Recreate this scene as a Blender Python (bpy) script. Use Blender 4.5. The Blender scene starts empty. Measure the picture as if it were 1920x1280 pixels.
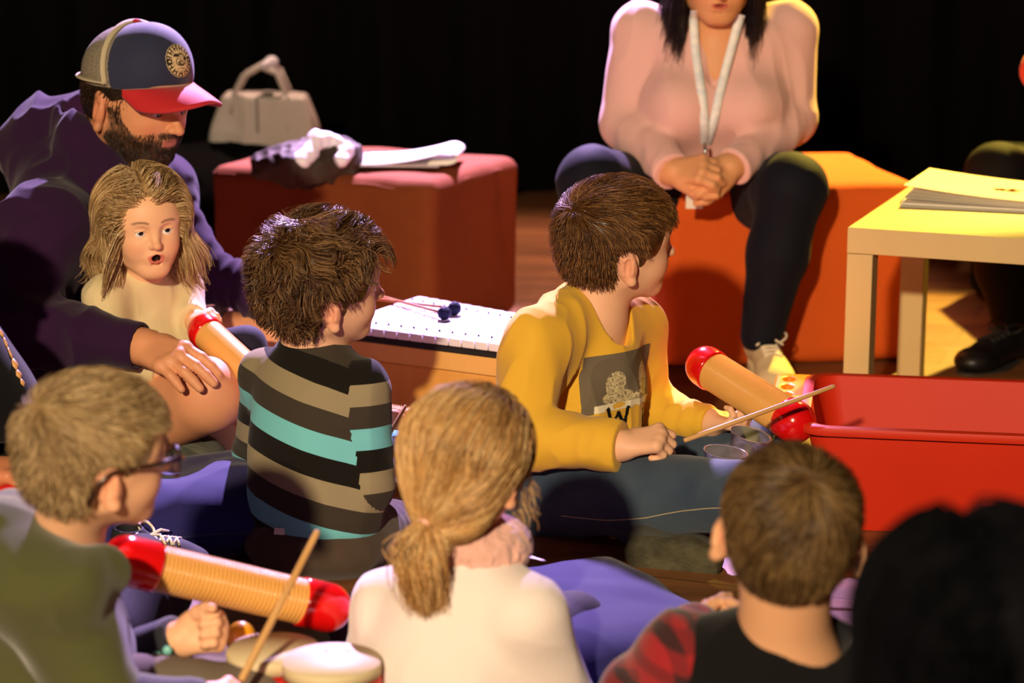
import bpy, bmesh, math, random
import numpy as np
from mathutils import Vector, Matrix
random.seed(7); RNG = np.random.default_rng(11)
SC = bpy.context.scene; COL = SC.collection
PI = math.pi
A = lambda *v: np.array(v, dtype=float)
# ------------------------------------------------------------------ camera
CAM_H, PITCH, FPX = 1.18, 0.2213, 4200.0
cam = bpy.data.cameras.new('camera'); cam_o = bpy.data.objects.new('camera', cam); COL.objects.link(cam_o)
cam_o.location = (0, 0, CAM_H); cam_o.rotation_euler = (PI/2 - PITCH, 0, 0)
cam.sensor_width = 36; cam.lens = FPX/1920*36; cam.clip_start = .05; cam.clip_end = 60
cam.dof.use_dof = True; cam.dof.focus_distance = 3.80; cam.dof.aperture_fstop = 3.2
SC.camera = cam_o
# ------------------------------------------------------------------ world, stage lamps and an added spot, exposure
w = bpy.data.worlds.new('world'); SC.world = w; w.use_nodes = True
w.node_tree.nodes['Background'].inputs[0].default_value = (.55, .42, .60, 1)
w.node_tree.nodes['Background'].inputs[1].default_value = .022
SC.view_settings.view_transform = 'Standard'; SC.view_settings.look = 'None'
SC.view_settings.exposure = 0; SC.view_settings.gamma = 1
def lamp(name, loc, tgt, col, watt, size, angle, blend=.3):
    l = bpy.data.lights.new(name, 'SPOT'); o = bpy.data.objects.new(name, l); COL.objects.link(o)
    o.location = loc; o.rotation_euler = (Vector(tgt)-Vector(loc)).to_track_quat('-Z', 'Y').to_euler()
    l.color = col; l.energy = watt; l.shadow_soft_size = size; l.spot_size = math.radians(angle); l.spot_blend = blend
    return o
lamp('stage_or_added_spot', (-1.15, -2.25, 2.72), (.15, 3.9, .45), (1, .79, .52), 1850, .10, 50)
lamp('stage_or_added_spot', (-.15, 7.25, 3.25), (-.62, 4.55, .2), (.70, .47, 1.0), 4500, .06, 37, .4)
lamp('stage_or_added_spot', (-.2, 7.2, 3.7), (-.12, 5.95, .1), (1, .60, .46), 1100, .06, 40, .6)  # added spot, no known source: warms back floor and left pouf top
lamp('stage_or_added_spot', (2.05, 7.3, 3.0), (.88, 5.15, .3), (1, .70, .10), 2900, .06, 26)
# ------------------------------------------------------------------ helpers
def U(px, py, Y):
    u, v = (px-960)/FPX, (640-py)/FPX
    c, s = math.cos(PITCH), math.sin(PITCH)
    d = A(u, c+v*s, -s+v*c)
    return A(0, 0, CAM_H) + d*(Y/d[1])
def FZ(px, py, z=0.0):
    u, v = (px-960)/FPX, (640-py)/FPX
    c, s = math.cos(PITCH), math.sin(PITCH)
    d = A(u, c+v*s, -s+v*c)
    return A(0, 0, CAM_H) + d*((z-CAM_H)/d[2])
def nrm(v): v = np.asarray(v, float); return v/(np.linalg.norm(v)+1e-12)
def rotm(yaw, pitch=0, roll=0):
    """columns: forward, left, up. degrees; pitch>0 looks down, roll>0 leans to own right"""
    y, p, r = math.radians(yaw), math.radians(pitch), math.radians(roll)
    return np.array(Matrix.Rotation(y, 3, 'Z') @ Matrix.Rotation(p, 3, 'Y') @ Matrix.Rotation(r, 3, 'X'))
def frame_from(f, up):
    f = nrm(f); s = nrm(np.cross(up, f)); u = np.cross(f, s)
    return np.stack([f, s, u], 1)
def _hash(i, j, k, seed):
    h = (i*374761393 + j*668265263 + k*2147483647 + seed*1274126177).astype(np.int64) & 0xffffffff
    h = ((h ^ (h >> 13))*1274126177) & 0xffffffff
    h = ((h ^ (h >> 16))*2246822519) & 0xffffffff
    return (h & 0xffff)/65535.0
def noise(P, sc=1.0, seed=0):
    Q = np.asarray(P)*sc; I = np.floor(Q).astype(np.int64); F = Q-I; F = F*F*(3-2*F)
    i, j, k = I[..., 0], I[..., 1], I[..., 2]; x, y, z = F[..., 0], F[..., 1], F[..., 2]
    h = lambda a, b, c: _hash(i+a, j+b, k+c, seed)
    a = h(0,0,0)*(1-x)+h(1,0,0)*x; b = h(0,1,0)*(1-x)+h(1,1,0)*x
    c = h(0,0,1)*(1-x)+h(1,0,1)*x; d = h(0,1,1)*(1-x)+h(1,1,1)*x
    return (a*(1-y)+b*y)*(1-z)+(c*(1-y)+d*y)*z
def nvec(P, sc, seed): return np.stack([noise(P, sc, seed+q)-.5 for q in range(3)], -1)*2
def smin(a, b, k):
    if k <= 0: return np.minimum(a, b)
    h = np.maximum(k-np.abs(a-b), 0)/k
    return np.minimum(a, b)-h*h*k*.25
class Frame:
    def __init__(s, o=(0,0,0), R=None, sc=1.0): s.o = np.asarray(o, float); s.R = np.eye(3) if R is None else R; s.sc = sc
    def pt(s, p): return s.o + s.R @ (np.asarray(p, float)*s.sc)
    def loc(s, P): return ((P-s.o) @ s.R)/s.sc
class Shape:
    """a smooth-blended solid built of tapered limbs and ellipsoids, turned into one mesh"""
    def __init__(s): s.ops = []; s.post = []; s.disp = None; s.dmax = 0
    def add(s, mode, fn, c, r, k): s.ops.append((mode, fn, np.asarray(c, float), r, k)); return s
    def cap(s, a, b, ra, rb=None, k=.02, m='u', F=None):
        if F is not None: a, b, ra, rb, k = F.pt(a), F.pt(b), ra*F.sc, (ra if rb is None else rb)*F.sc, k*F.sc
        a, b = np.asarray(a, float), np.asarray(b, float); rb = ra if rb is None else rb
        ab = b-a; L2 = max(ab@ab, 1e-12)
        def fn(P):
            t = np.clip(((P-a)@ab)/L2, 0, 1)
            return np.linalg.norm(P-(a+t[:, None]*ab), axis=1)-(ra+(rb-ra)*t)
        return s.add(m, fn, (a+b)/2, math.sqrt(L2)/2+max(ra, rb), k)
    def chain(s, pts, rs, k=.02, m='u', F=None):
        for i in range(len(pts)-1): s.cap(pts[i], pts[i+1], rs[i], rs[i+1], k, m, F)
        return s
    def ell(s, c, r, R=None, k=.02, m='u', F=None):
        c = np.asarray(c, float); r = np.asarray(r, float); R = np.eye(3) if R is None else R
        if F is not None: c = F.pt(c); r = r*F.sc; R = F.R @ R; k = k*F.sc
        def fn(P):
            q = (P-c)@R; k0 = np.linalg.norm(q/r, axis=1); k1 = np.linalg.norm(q/(r*r), axis=1)
            return np.where(k1 > 1e-9, k0*(k0-1)/np.maximum(k1, 1e-9), -r.min())
        return s.add(m, fn, c, r.max(), k)
    def box(s, c, h, R=None, rd=.005, k=.005, m='u', F=None):
        c = np.asarray(c, float); h = np.asarray(h, float); R = np.eye(3) if R is None else R
        if F is not None: c = F.pt(c); h = h*F.sc; R = F.R @ R; k = k*F.sc; rd = rd*F.sc
        def fn(P):
            q = np.abs((P-c)@R)-(h-rd)
            return np.linalg.norm(np.maximum(q, 0), axis=1)+np.minimum(q.max(1), 0)-rd
        return s.add(m, fn, c, np.linalg.norm(h), k)
    def cut(s, p, n, rad, k=.004):
        """flat cut: removes everything beyond the plane within rad of p"""
        n = nrm(n); p = np.asarray(p, float)
        R = frame_from(n, A(0,0,1) if abs(n[2]) < .9 else A(1,0,0))
        s.box(p+n*rad, (rad, rad, rad), R, .001, k, 's'); s.post.append(s.ops.pop()); return s
    def eval(s, P, cull=None):
        d = np.full(len(P), 1.0)
        for m, fn, c, r, k in s.ops:
            idx = np.nonzero(((P-c)**2).sum(1) < (r+k+.05)**2)[0] if cull else slice(None)
            q = P[idx]
            if len(q) == 0: continue
            v = fn(q)
            if m == 'u': d[idx] = smin(d[idx], v, k)
            elif m == 's': d[idx] = -smin(-d[idx], v, k)
            elif m == 'i': d[idx] = -smin(-d[idx], -v, k)
        return d
    def bounds(s):
        lo = np.min([c-r-k for m, f, c, r, k in s.ops if m == 'u'], 0); hi = np.max([c+r+k for m, f, c, r, k in s.ops if m == 'u'], 0)
        return lo-.01-s.dmax, hi+.01+s.dmax
    def mesh(s, vox):
        lo, hi = s.bounds(); Bn = 12; bs = Bn*vox
        n = np.maximum(np.ceil((hi-lo)/bs).astype(int), 1)
        g = np.stack(np.meshgrid(*[np.arange(q) for q in n], indexing='ij'), -1).reshape(-1, 3)
        cen = lo+(g+.5)*bs; hd = bs*.867
        # per block list of the ops that matter
        N = len(g); near = []
        d = np.full(N, 1.0)
        for m, fn, c, r, k in s.ops:
            idx = np.nonzero(((cen-c)**2).sum(1) < (r*1.25+k+s.dmax+hd*1.6)**2)[0]; near.append(idx)
            if len(idx) == 0: continue
            v = fn(cen[idx])
            if m == 'u': d[idx] = smin(d[idx], v, k)
            elif m == 's': d[idx] = -smin(-d[idx], v, k)
        act = np.nonzero(np.abs(d) < hd*1.9+s.dmax)[0]
        pos = -np.ones(N, int); pos[act] = np.arange(len(act))
        ax = np.arange(Bn+1)*vox
        off = np.stack(np.meshgrid(ax, ax, ax, indexing='ij'), -1).reshape(-1, 3)
        M3 = len(off)
        Vp, Vk, Q = [], [], []
        corner = [(0,0,0),(1,0,0),(0,1,0),(1,1,0),(0,0,1),(1,0,1),(0,1,1),(1,1,1)]
        edges = [(0,1),(2,3),(4,5),(6,7),(0,2),(1,3),(4,6),(5,7),(0,4),(1,5),(2,6),(3,7)]
        SX, SY = int(n[1]*Bn+4)*int(n[2]*Bn+4), int(n[2]*Bn+4)
        step = 400
        for s0 in range(0, len(act), step):
            ids = act[s0:s0+step]; base = lo+g[ids]*bs
            P = (base[:, None]+off[None]).reshape(-1, 3); D = np.full((len(ids), M3), 1.0)
            for (m, fn, c, r, k), nb in zip(s.ops, near):
                q = pos[nb]; q = q[(q >= s0) & (q < s0+len(ids))]-s0
                if len(q) == 0: continue
                v = fn(P.reshape(len(ids), M3, 3)[q].reshape(-1, 3)).reshape(len(q), M3)
                if m == 'u': D[q] = smin(D[q], v, k)
                elif m == 's': D[q] = -smin(-D[q], v, k)
            if s.disp is not None:
                D = D.reshape(-1); nr = np.nonzero(np.abs(D) < s.dmax+2.5*vox)[0]
                D[nr] += s.disp(P[nr]); D = D.reshape(len(ids), M3)
            for m, fn, c, r, k in s.post:
                q = np.nonzero(((base+bs/2-c)**2).sum(1) < (r+k+hd*1.6)**2)[0]
                if len(q): v = fn(P.reshape(len(ids), M3, 3)[q].reshape(-1, 3)).reshape(len(q), M3); D[q] = -smin(-D[q], v, k)
            D = D.reshape(len(ids), Bn+1, Bn+1, Bn+1); S = D < 0
            cv = [D[:, a:a+Bn, b:b+Bn, c:c+Bn] for a, b, c in corner]; cs = [S[:, a:a+Bn, b:b+Bn, c:c+Bn] for a, b, c in corner]
            sm = sum(x.astype(np.int8) for x in cs); mix = (sm > 0) & (sm < 8)
            bi, i, j, k = np.nonzero(mix)
            if len(bi) == 0: continue
            vv = np.stack([x[bi, i, j, k] for x in cv], 0); acc = np.zeros((len(bi), 3)); cnt = np.zeros(len(bi))
            for a, b in edges:
                fa, fb = vv[a], vv[b]; cr = (fa < 0) != (fb < 0); t = np.where(cr, fa/np.where(cr, fa-fb, 1), 0)
                pa, pb = A(*corner[a]), A(*corner[b])
                acc += np.where(cr[:, None], pa+(pb-pa)*t[:, None], 0); cnt += cr
            gi, gj, gk = g[ids[bi], 0]*Bn+i, g[ids[bi], 1]*Bn+j, g[ids[bi], 2]*Bn+k
            Vp.append(lo+(np.stack([gi, gj, gk], 1)+acc/cnt[:, None])*vox)
            key = (gi+1)*SX+(gj+1)*SY+(gk+1); Vk.append(key)
            s0_ = vv[0] < 0
            for ax_, ci in ((0, 1), (1, 2), (2, 4)):
                cr = s0_ != (vv[ci] < 0); kk = key[cr]; fl = s0_[cr]
                o1, o2 = {0: (SY, 1), 1: (1, SX), 2: (SX, SY)}[ax_]
                q = np.stack([kk, kk-o1, kk-o1-o2, kk-o2], 1)
                q[~fl] = q[~fl][:, ::-1]; Q.append(q)
        Vp = np.concatenate(Vp); Vk = np.concatenate(Vk); Q = np.concatenate(Q)
        o = np.argsort(Vk); ks = Vk[o]; f = np.searchsorted(ks, Q); f = np.minimum(f, len(ks)-1)
        ok = (ks[f] == Q).all(1); Fq = o[f[ok]]
        return Vp, Fq
def mk_mesh(name, V, F, mats, parent=None, smooth=True, attrs=None, mi=None, org=None):
    """V (n,3) world coordinates; F quads/tris as an array or a list"""
    V = np.asarray(V, float)
    if org is None and parent is not None: org = np.array(root_loc(parent))
    if org is not None: V = V-np.asarray(org)
    me = bpy.data.meshes.new(name)
    if isinstance(F, np.ndarray):
        n, k = F.shape
        me.vertices.add(len(V)); me.vertices.foreach_set('co', V.astype(np.float32).ravel())
        me.loops.add(n*k); me.loops.foreach_set('vertex_index', F.astype(np.int32).ravel())
        me.polygons.add(n); me.polygons.foreach_set('loop_start', np.arange(0, n*k, k, dtype=np.int32))
        if mi is not None: me.polygons.foreach_set('material_index', np.asarray(mi, np.int32))
        me.update(calc_edges=True)
    else:
        me.from_pydata([tuple(v) for v in V], [], F)
        if mi is not None: me.polygons.foreach_set('material_index', np.asarray(mi, np.int32))
        me.update()
    me.polygons.foreach_set('use_smooth', [smooth]*len(me.polygons))
    for m in (mats if isinstance(mats, (list, tuple)) else [mats]): me.materials.append(m)
    for nm, arr in (attrs or {}).items():
        arr = np.asarray(arr, np.float32)
        if arr.ndim == 1: a = me.attributes.new(nm, 'FLOAT', 'POINT'); a.data.foreach_set('value', arr)
        else:
            if arr.shape[1] == 3: arr = np.concatenate([arr, np.ones((len(arr), 1), np.float32)], 1)
            a = me.attributes.new(nm, 'FLOAT_COLOR', 'POINT'); a.data.foreach_set('color', arr.ravel())
    o = bpy.data.objects.new(name, me); COL.objects.link(o)
    if parent is not None: o.parent = parent
    elif org is not None: o.location = org
    return o
def root_loc(o):
    v = Vector(o.location)
    while o.parent is not None: o = o.parent; v = v+Vector(o.location)
    return v
def thing(name, label, cat, loc=(0,0,0), group=None):
    o = bpy.data.objects.new(name, None); COL.objects.link(o); o.location = tuple(loc); o.empty_display_size = .05
    o['label'] = label; o['category'] = cat
    if group: o['group'] = group
    return o
def tag(o, label, cat, group=None):
    o['label'] = label; o['category'] = cat
    if group: o['group'] = group
    return o
def shape_obj(name, S, vox, m, parent, attrs=None, label=None):
    V, F = S.mesh(vox); at = attrs(V) if attrs else None
    o = mk_mesh(name, V, F, m, parent, True, at)
    if label: o['label'] = label
    return o
# simple solids --------------------------------------------------
class MB:
    def __init__(s): s.V = []; s.F = []; s.mi = []
    def put(s, V, F, m=0):
        o = len(s.V); s.V += [tuple(v) for v in V]; s.F += [tuple(i+o for i in f) for f in F]; s.mi += [m]*len(F); return s
    def box(s, c, h, R=None, m=0):
        R = np.eye(3) if R is None else R
        V = [np.asarray(c)+R@A(x*h[0], y*h[1], z*h[2]) for x in (-1, 1) for y in (-1, 1) for z in (-1, 1)]
        return s.put(V, [(0,1,3,2),(4,6,7,5),(0,4,5,1),(2,3,7,6),(0,2,6,4),(1,5,7,3)], m)
    def tube(s, pts, r, n=8, m=0, caps=True, flat=1.0, up=None):
        pts = [np.asarray(p, float) for p in pts]; rs = r if hasattr(r, '__len__') else [r]*len(pts)
        V = []; N = len(pts); uprev = None
        for i, p in enumerate(pts):
            t = nrm(pts[min(i+1, N-1)]-pts[max(i-1, 0)])
            if uprev is None: uprev = A(0,0,1) if up is None else np.asarray(up, float)
            if up is not None: uprev = np.asarray(up, float)
            if abs(t@nrm(uprev)) > .98: uprev = A(1, .1, 0)
            a = nrm(np.cross(uprev, t)); b = np.cross(t, a)
            if up is None: uprev = b
            for q in range(n):
                an = 2*PI*q/n; V.append(p+a*math.cos(an)*rs[i]+b*math.sin(an)*rs[i]*flat)
        F = [(i*n+q, i*n+(q+1)%n, (i+1)*n+(q+1)%n, (i+1)*n+q) for i in range(N-1) for q in range(n)]
        if caps: F += [tuple(reversed(range(n))), tuple((N-1)*n+q for q in range(n))]
        return s.put(V, F, m)
    def lathe(s, prof, o, ax, n=48, m=0, cap=True):
        """prof: list of (distance along axis, radius)"""
        ax = nrm(ax); R = frame_from(ax, A(0,0,1) if abs(ax[2]) < .95 else A(1,0,0)); o = np.asarray(o, float)
        V = [o+ax*t+R[:, 1]*math.cos(2*PI*q/n)*r+R[:, 2]*math.sin(2*PI*q/n)*r for t, r in prof for q in range(n)]
        F = [(i*n+q, i*n+(q+1)%n, (i+1)*n+(q+1)%n, (i+1)*n+q) for i in range(len(prof)-1) for q in range(n)]
        if cap: F += [tuple(reversed(range(n))), tuple((len(prof)-1)*n+q for q in range(n))]
        return s.put(V, F, m)
    def build(s, name, mats, parent=None, smooth=False, bevel=0, seg=2, org=None, label=None):
        o = mk_mesh(name, np.array(s.V), s.F, mats, parent, smooth, mi=s.mi, org=org)
        if bevel:
            b = o.modifiers.new('bevel', 'BEVEL'); b.width = bevel; b.segments = seg; b.limit_method = 'ANGLE'
            b.harden_normals = False
        if smooth == 'auto' or bevel:
            o.data.polygons.foreach_set('use_smooth', [True]*len(o.data.polygons))
            try: o.data.set_sharp_from_angle(angle=math.radians(40))
            except Exception: pass
        if label: o['label'] = label
        return o
def fix_normals(o):
    bm = bmesh.new(); bm.from_mesh(o.data); bmesh.ops.recalc_face_normals(bm, faces=bm.faces); bm.to_mesh(o.data); bm.free(); return o
# ------------------------------------------------------------------ materials
def lin(c):
    if isinstance(c, str): c = [int(c[i:i+2], 16)/255 for i in (0, 2, 4)]
    return tuple(x/12.92 if x <= .04045 else ((x+.055)/1.055)**2.4 for x in c)
MATS = {}
def mat(name, col=None, rough=.6, attr=None, var=None, bump=None, spec=.5, sheen=0, sss=0, metal=0, coat=0, trans=0, fac=None, ramp=None, alpha=None, ior=1.45):
    """col hex; var=(scale, amount, hex2[, stretch]); bump=(scale, strength[, stretch]); ramp=(attr, [(pos,hex)..])"""
    if name in MATS: return MATS[name]
    m = bpy.data.materials.new(name); m.use_nodes = True; nt = m.node_tree; N, L = nt.nodes, nt.links
    b = N['Principled BSDF']; b.inputs['Roughness'].default_value = rough; b.inputs['Specular IOR Level'].default_value = spec
    b.inputs['Metallic'].default_value = metal; b.inputs['Coat Weight'].default_value = coat
    b.inputs['Coat Roughness'].default_value = .08
    b.inputs['Transmission Weight'].default_value = trans; b.inputs['IOR'].default_value = ior
    if sheen: b.inputs['Sheen Weight'].default_value = sheen; b.inputs['Sheen Roughness'].default_value = .5
    if sss:
        b.inputs['Subsurface Weight'].default_value = sss; b.inputs['Subsurface Scale'].default_value = .006
        b.inputs['Subsurface Radius'].default_value = (1, .35, .2)
    src = None
    tc = N.new('ShaderNodeTexCoord')
    def tex(scale, stretch, detail=4):
        mp = N.new('ShaderNodeMapping'); L.new(tc.outputs['Object'], mp.inputs[0])
        mp.inputs['Scale'].default_value = stretch or (1, 1, 1)
        n = N.new('ShaderNodeTexNoise'); n.inputs['Scale'].default_value = scale; n.inputs['Detail'].default_value = detail
        L.new(mp.outputs[0], n.inputs['Vector']); return n.outputs['Fac']
    if attr:
        a = N.new('ShaderNodeAttribute'); a.attribute_name = attr; src = a.outputs['Color']
    elif ramp:
        a = N.new('ShaderNodeAttribute'); a.attribute_name = ramp[0]; r = N.new('ShaderNodeValToRGB')
        r.color_ramp.interpolation = ramp[2] if len(ramp) > 2 else 'CONSTANT'; e = r.color_ramp.elements
        while len(e) > 1: e.remove(e[0])
        for i, (p, h) in enumerate(ramp[1]):
            q = e[0] if i == 0 else e.new(p); q.position = p; q.color = (*lin(h), 1)
        L.new(a.outputs['Fac'], r.inputs[0]); src = r.outputs['Color']
    if var:
        mx = N.new('ShaderNodeMix'); mx.data_type = 'RGBA'
        f = tex(var[0], var[3] if len(var) > 3 else None)
        rm = N.new('ShaderNodeMapRange'); rm.inputs[1].default_value = .35; rm.inputs[2].default_value = .65
        rm.inputs[4].default_value = var[1]; L.new(f, rm.inputs[0]); L.new(rm.outputs[0], mx.inputs[0])
        if src is not None: L.new(src, mx.inputs[6])
        else: mx.inputs[6].default_value = (*lin(col), 1)
        mx.inputs[7].default_value = (*lin(var[2]), 1); src = mx.outputs[2]
    if src is not None: L.new(src, b.inputs['Base Color'])
    else: b.inputs['Base Color'].default_value = (*lin(col), 1)
    if bump:
        bp = N.new('ShaderNodeBump'); bp.inputs['Distance'].default_value = bump[1]
        L.new(tex(bump[0], bump[2] if len(bump) > 2 else None, 3), bp.inputs['Height']); L.new(bp.outputs[0], b.inputs['Normal'])
    if alpha is not None: b.inputs['Alpha'].default_value = alpha
    MATS[name] = m; return m
# ================================================================== anatomy
def head(S, C, R, H, kid=True, jaw=1.0, mouth_open=0.0, ears=True, ey=.365, ea=22, es=1.0, eye=1.0):
    F = Frame(C, R, H)
    S.ell((-.07, 0, .12), (.455, .375, .375), F=F, k=.05)
    S.ell((.11, 0, -.03), (.29, .315, .37), F=F, k=.10)
    S.ell((.12, 0, -.26), (.245*jaw, .235*jaw, .20), F=F, k=.12)
    S.ell((.275, 0, -.40), (.085, .10, .075), F=F, k=.09)
    for q in (-1, 1): S.cap((-.005, q*.225*jaw, -.23), (.245, q*.07*jaw, -.385), .105, .085, F=F, k=.09)
    S.ell((.215, 0, .155), (.19, .24, .20), F=F, k=.12)
    ck = .125 if kid else .10
    for s in (-1, 1):
        S.ell((.235, s*.155, -.165), (ck, ck*.85, ck), F=F, k=.08)
        S.cap((.35, s*.06, .085), (.27, s*.23, .075), .045, .035, F=F, k=.05)
        S.ell((.415, s*.135, .005), (.055, .075, .05), F=F, k=.06, m='s')
        S.ell((.318, s*.132, -.005), (.066, .066*eye, .066*eye), F=F, k=.012)
        S.ell((.375, s*.135, -.010), (.05, .056*eye, .025*eye**2), F=F, k=.006, m='s')
        S.cap((.374, s*.095, .030), (.361, s*.175, .024), .010, .010, F=F, k=.012)
    nl = .455 if kid else .49
    S.cap((.375, 0, .03), (nl-.02, 0, -.115), .03, .036, F=F, k=.05)
    S.ell((nl-.01, 0, -.125), (.042, .042, .038), F=F, k=.03)
    for s in (-1, 1):
        S.ell((nl-.055, s*.042, -.135), (.035, .028, .028), F=F, k=.02)
        S.ell((nl-.02, s*.02, -.163), (.016, .011, .014), F=F, k=.006, m='s')
    # mouth
    S.ell((.335, 0, -.25), (.065, .10, .075), F=F, k=.06)
    S.cap((.392, -.035, -.225), (.392, .035, -.225), .019, F=F, k=.018)
    for s in (-1, 1): S.cap((.392, s*.03, -.225), (.355, s*.08, -.238), .018, .009, F=F, k=.012)
    for s in (-1, 1): S.cap((.385, s*.01, -.268-mouth_open*.4), (.352, s*.07, -.245-mouth_open*.2), .023, .010, F=F, k=.015)
    if mouth_open:
        S.ell((.40, 0, -.247-mouth_open*.2), (.075, .048, .016+mouth_open*.45), F=F, k=.010, m='s')
    else:
        for s in (-1, 1): S.cap((.415, 0, -.243), (.37, s*.085, -.243), .0055, .004, F=F, k=.006, m='s')
    S.cap((.36, -.03, -.315), (.36, .03, -.315), .015, F=F, k=.03, m='s')
    if ears:
        for s in (-1, 1):
            Re = np.array(Matrix.Rotation(math.radians(s*ea), 3, 'Z') @ Matrix.Rotation(math.radians(-8), 3, 'Y'))
            E = Frame(F.pt((-.045, s*ey, -.10)), F.R@Re, H*1.13*es)
            S.ell((0, 0, 0), (.076, .032, .122), F=E, k=.03)
            S.ell((.005, s*.035, .02), (.047, .024, .080), F=E, k=.010, m='s')
            S.cap((.035, s*.022, -.05), (.05, s*.018, .03), .018, .012, F=E, k=.012)
            S.cap((-.035, s*.020, -.055), (-.015, s*.022, .055), .011, .010, F=E, k=.010)
            S.cap((-.015, s*.022, .055), (.02, s*.022, .075), .010, .008, F=E, k=.010)
            S.ell((.02, s*.012, -.115), (.038, .026, .035), F=E, k=.03)
    return F
def skin_attr(F, tone, lips='b8564a', brow='5a3a22', stubble=None, cheeks='d8705a', mouth_open=0, extra=None):
    tone, lips, brow = A(*lin(tone)), A(*lin(lips)), A(*lin(brow)); ch = A(*lin(cheeks))
    def f(V):
        p = F.loc(V); c = np.tile(tone, (len(V), 1))
        def mix(w, col):
            nonlocal c
            w = np.clip(w, 0, 1)[:, None]; c = c*(1-w)+col*w
        ss = lambda e0, e1, x: np.clip((x-e0)/(e1-e0), 0, 1)**2*(3-2*np.clip((x-e0)/(e1-e0), 0, 1))
        mix(.10*(noise(V, 60, 3)-.3), ch)
        for s in (-1, 1):
            d = np.linalg.norm((p-A(.28, s*.19, -.16))/A(.2, .10, .09), axis=1); mix(.35*ss(1.2, .2, d), ch)
            d = np.linalg.norm((p-A(-.04, s*.38, -.1))/A(.11, .09, .15), axis=1); mix(.35*ss(1.15, .6, d), ch)
        d = np.linalg.norm((p-A(.47, 0, -.12))/A(.08, .07, .07), axis=1); mix(.25*ss(1.2, .2, d), ch)
        if stubble is not None:
            sb = A(*lin(stubble)); front = ss(-.02, .10, p[:, 0])
            w = ss(-.16, -.27, p[:, 2]+.35*np.clip(.22-p[:, 0], -.1, .2)*-1)*ss(-.80, -.60, p[:, 2])*front
            side = ss(-.05, -.14, p[:, 2])*ss(.18, .06, p[:, 0])*ss(-.04, .03, p[:, 0])*ss(.20, .24, np.abs(p[:, 1]))*ss(.345, .325, np.abs(p[:, 1]))*ss(-.7, -.5, p[:, 2])
            must = ss(-.155, -.185, p[:, 2])*ss(-.24, -.215, p[:, 2])*ss(.12, .09, np.abs(p[:, 1]))*ss(.3, .36, p[:, 0])
            w = np.maximum(np.maximum(w, side), must)
            lipz = (np.abs(p[:, 2]+.245) < .030) & (np.abs(p[:, 1]) < .075) & (p[:, 0] > .33); w = np.where(lipz, 0, w)
            mix(.88*w*(.75+.5*noise(V, 700, 5)), sb)
        lz = np.where(p[:, 2] > -.245, (p[:, 2]+.245)/.030, (p[:, 2]+.245)/(.045+mouth_open*.8))
        e = (p[:, 1]/.085)**2+lz**2; mix(ss(1.15, .75, e)*(p[:, 0] > .33)*.85, lips)
        if mouth_open:
            zc = -.247-mouth_open*.2
            e = (p[:, 1]/.046)**2+((p[:, 2]-zc)/(.014+mouth_open*.45))**2
            mix(((e < .95) & (p[:, 0] > .25) & (p[:, 0] < .392)).astype(float), A(*lin('2a0c0a')))
        by = np.abs(p[:, 1]); bz = .095+.02*np.sin(np.clip((by-.05)/.17, 0, 1)*PI)
        mix(ss(.017, .006, np.abs(p[:, 2]-bz))*ss(.05, .07, by)*ss(.235, .19, by)*(p[:, 0] > .2)*.75, brow)
        return {'col': c}
    return f
def eyes(parent, F, iris='3a2a20', look=(0, 0)):
    """eyeballs set into the sockets, with iris and pupil"""
    for s in (-1, 1):
        c = F.pt((.322, s*.132, -.005)); r = .058*F.sc
        d = nrm(F.R@A(1, look[0], look[1])); b = MB()
        prof = [(math.cos(t)*-r, max(math.sin(t)*r, 1e-5)) for t in np.linspace(0, PI, 25)]
        b.lathe(prof, c, d, 24)
        rr = np.array([math.sin(t) for t in np.linspace(0, PI, 25)])
        mi = []
        for i in range(24):
            t = (i+.5)/24*PI; a = PI-t
            mi += [2 if a < .24 else (1 if a < .58 else 0)]*24
        b.mi = mi+[0, 2]
        b.build('eye', [mat('eye_white', 'e8e0d8', .15), mat('iris_'+iris, iris, .2), mat('pupil', '050404', .1)], parent, True)
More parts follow.
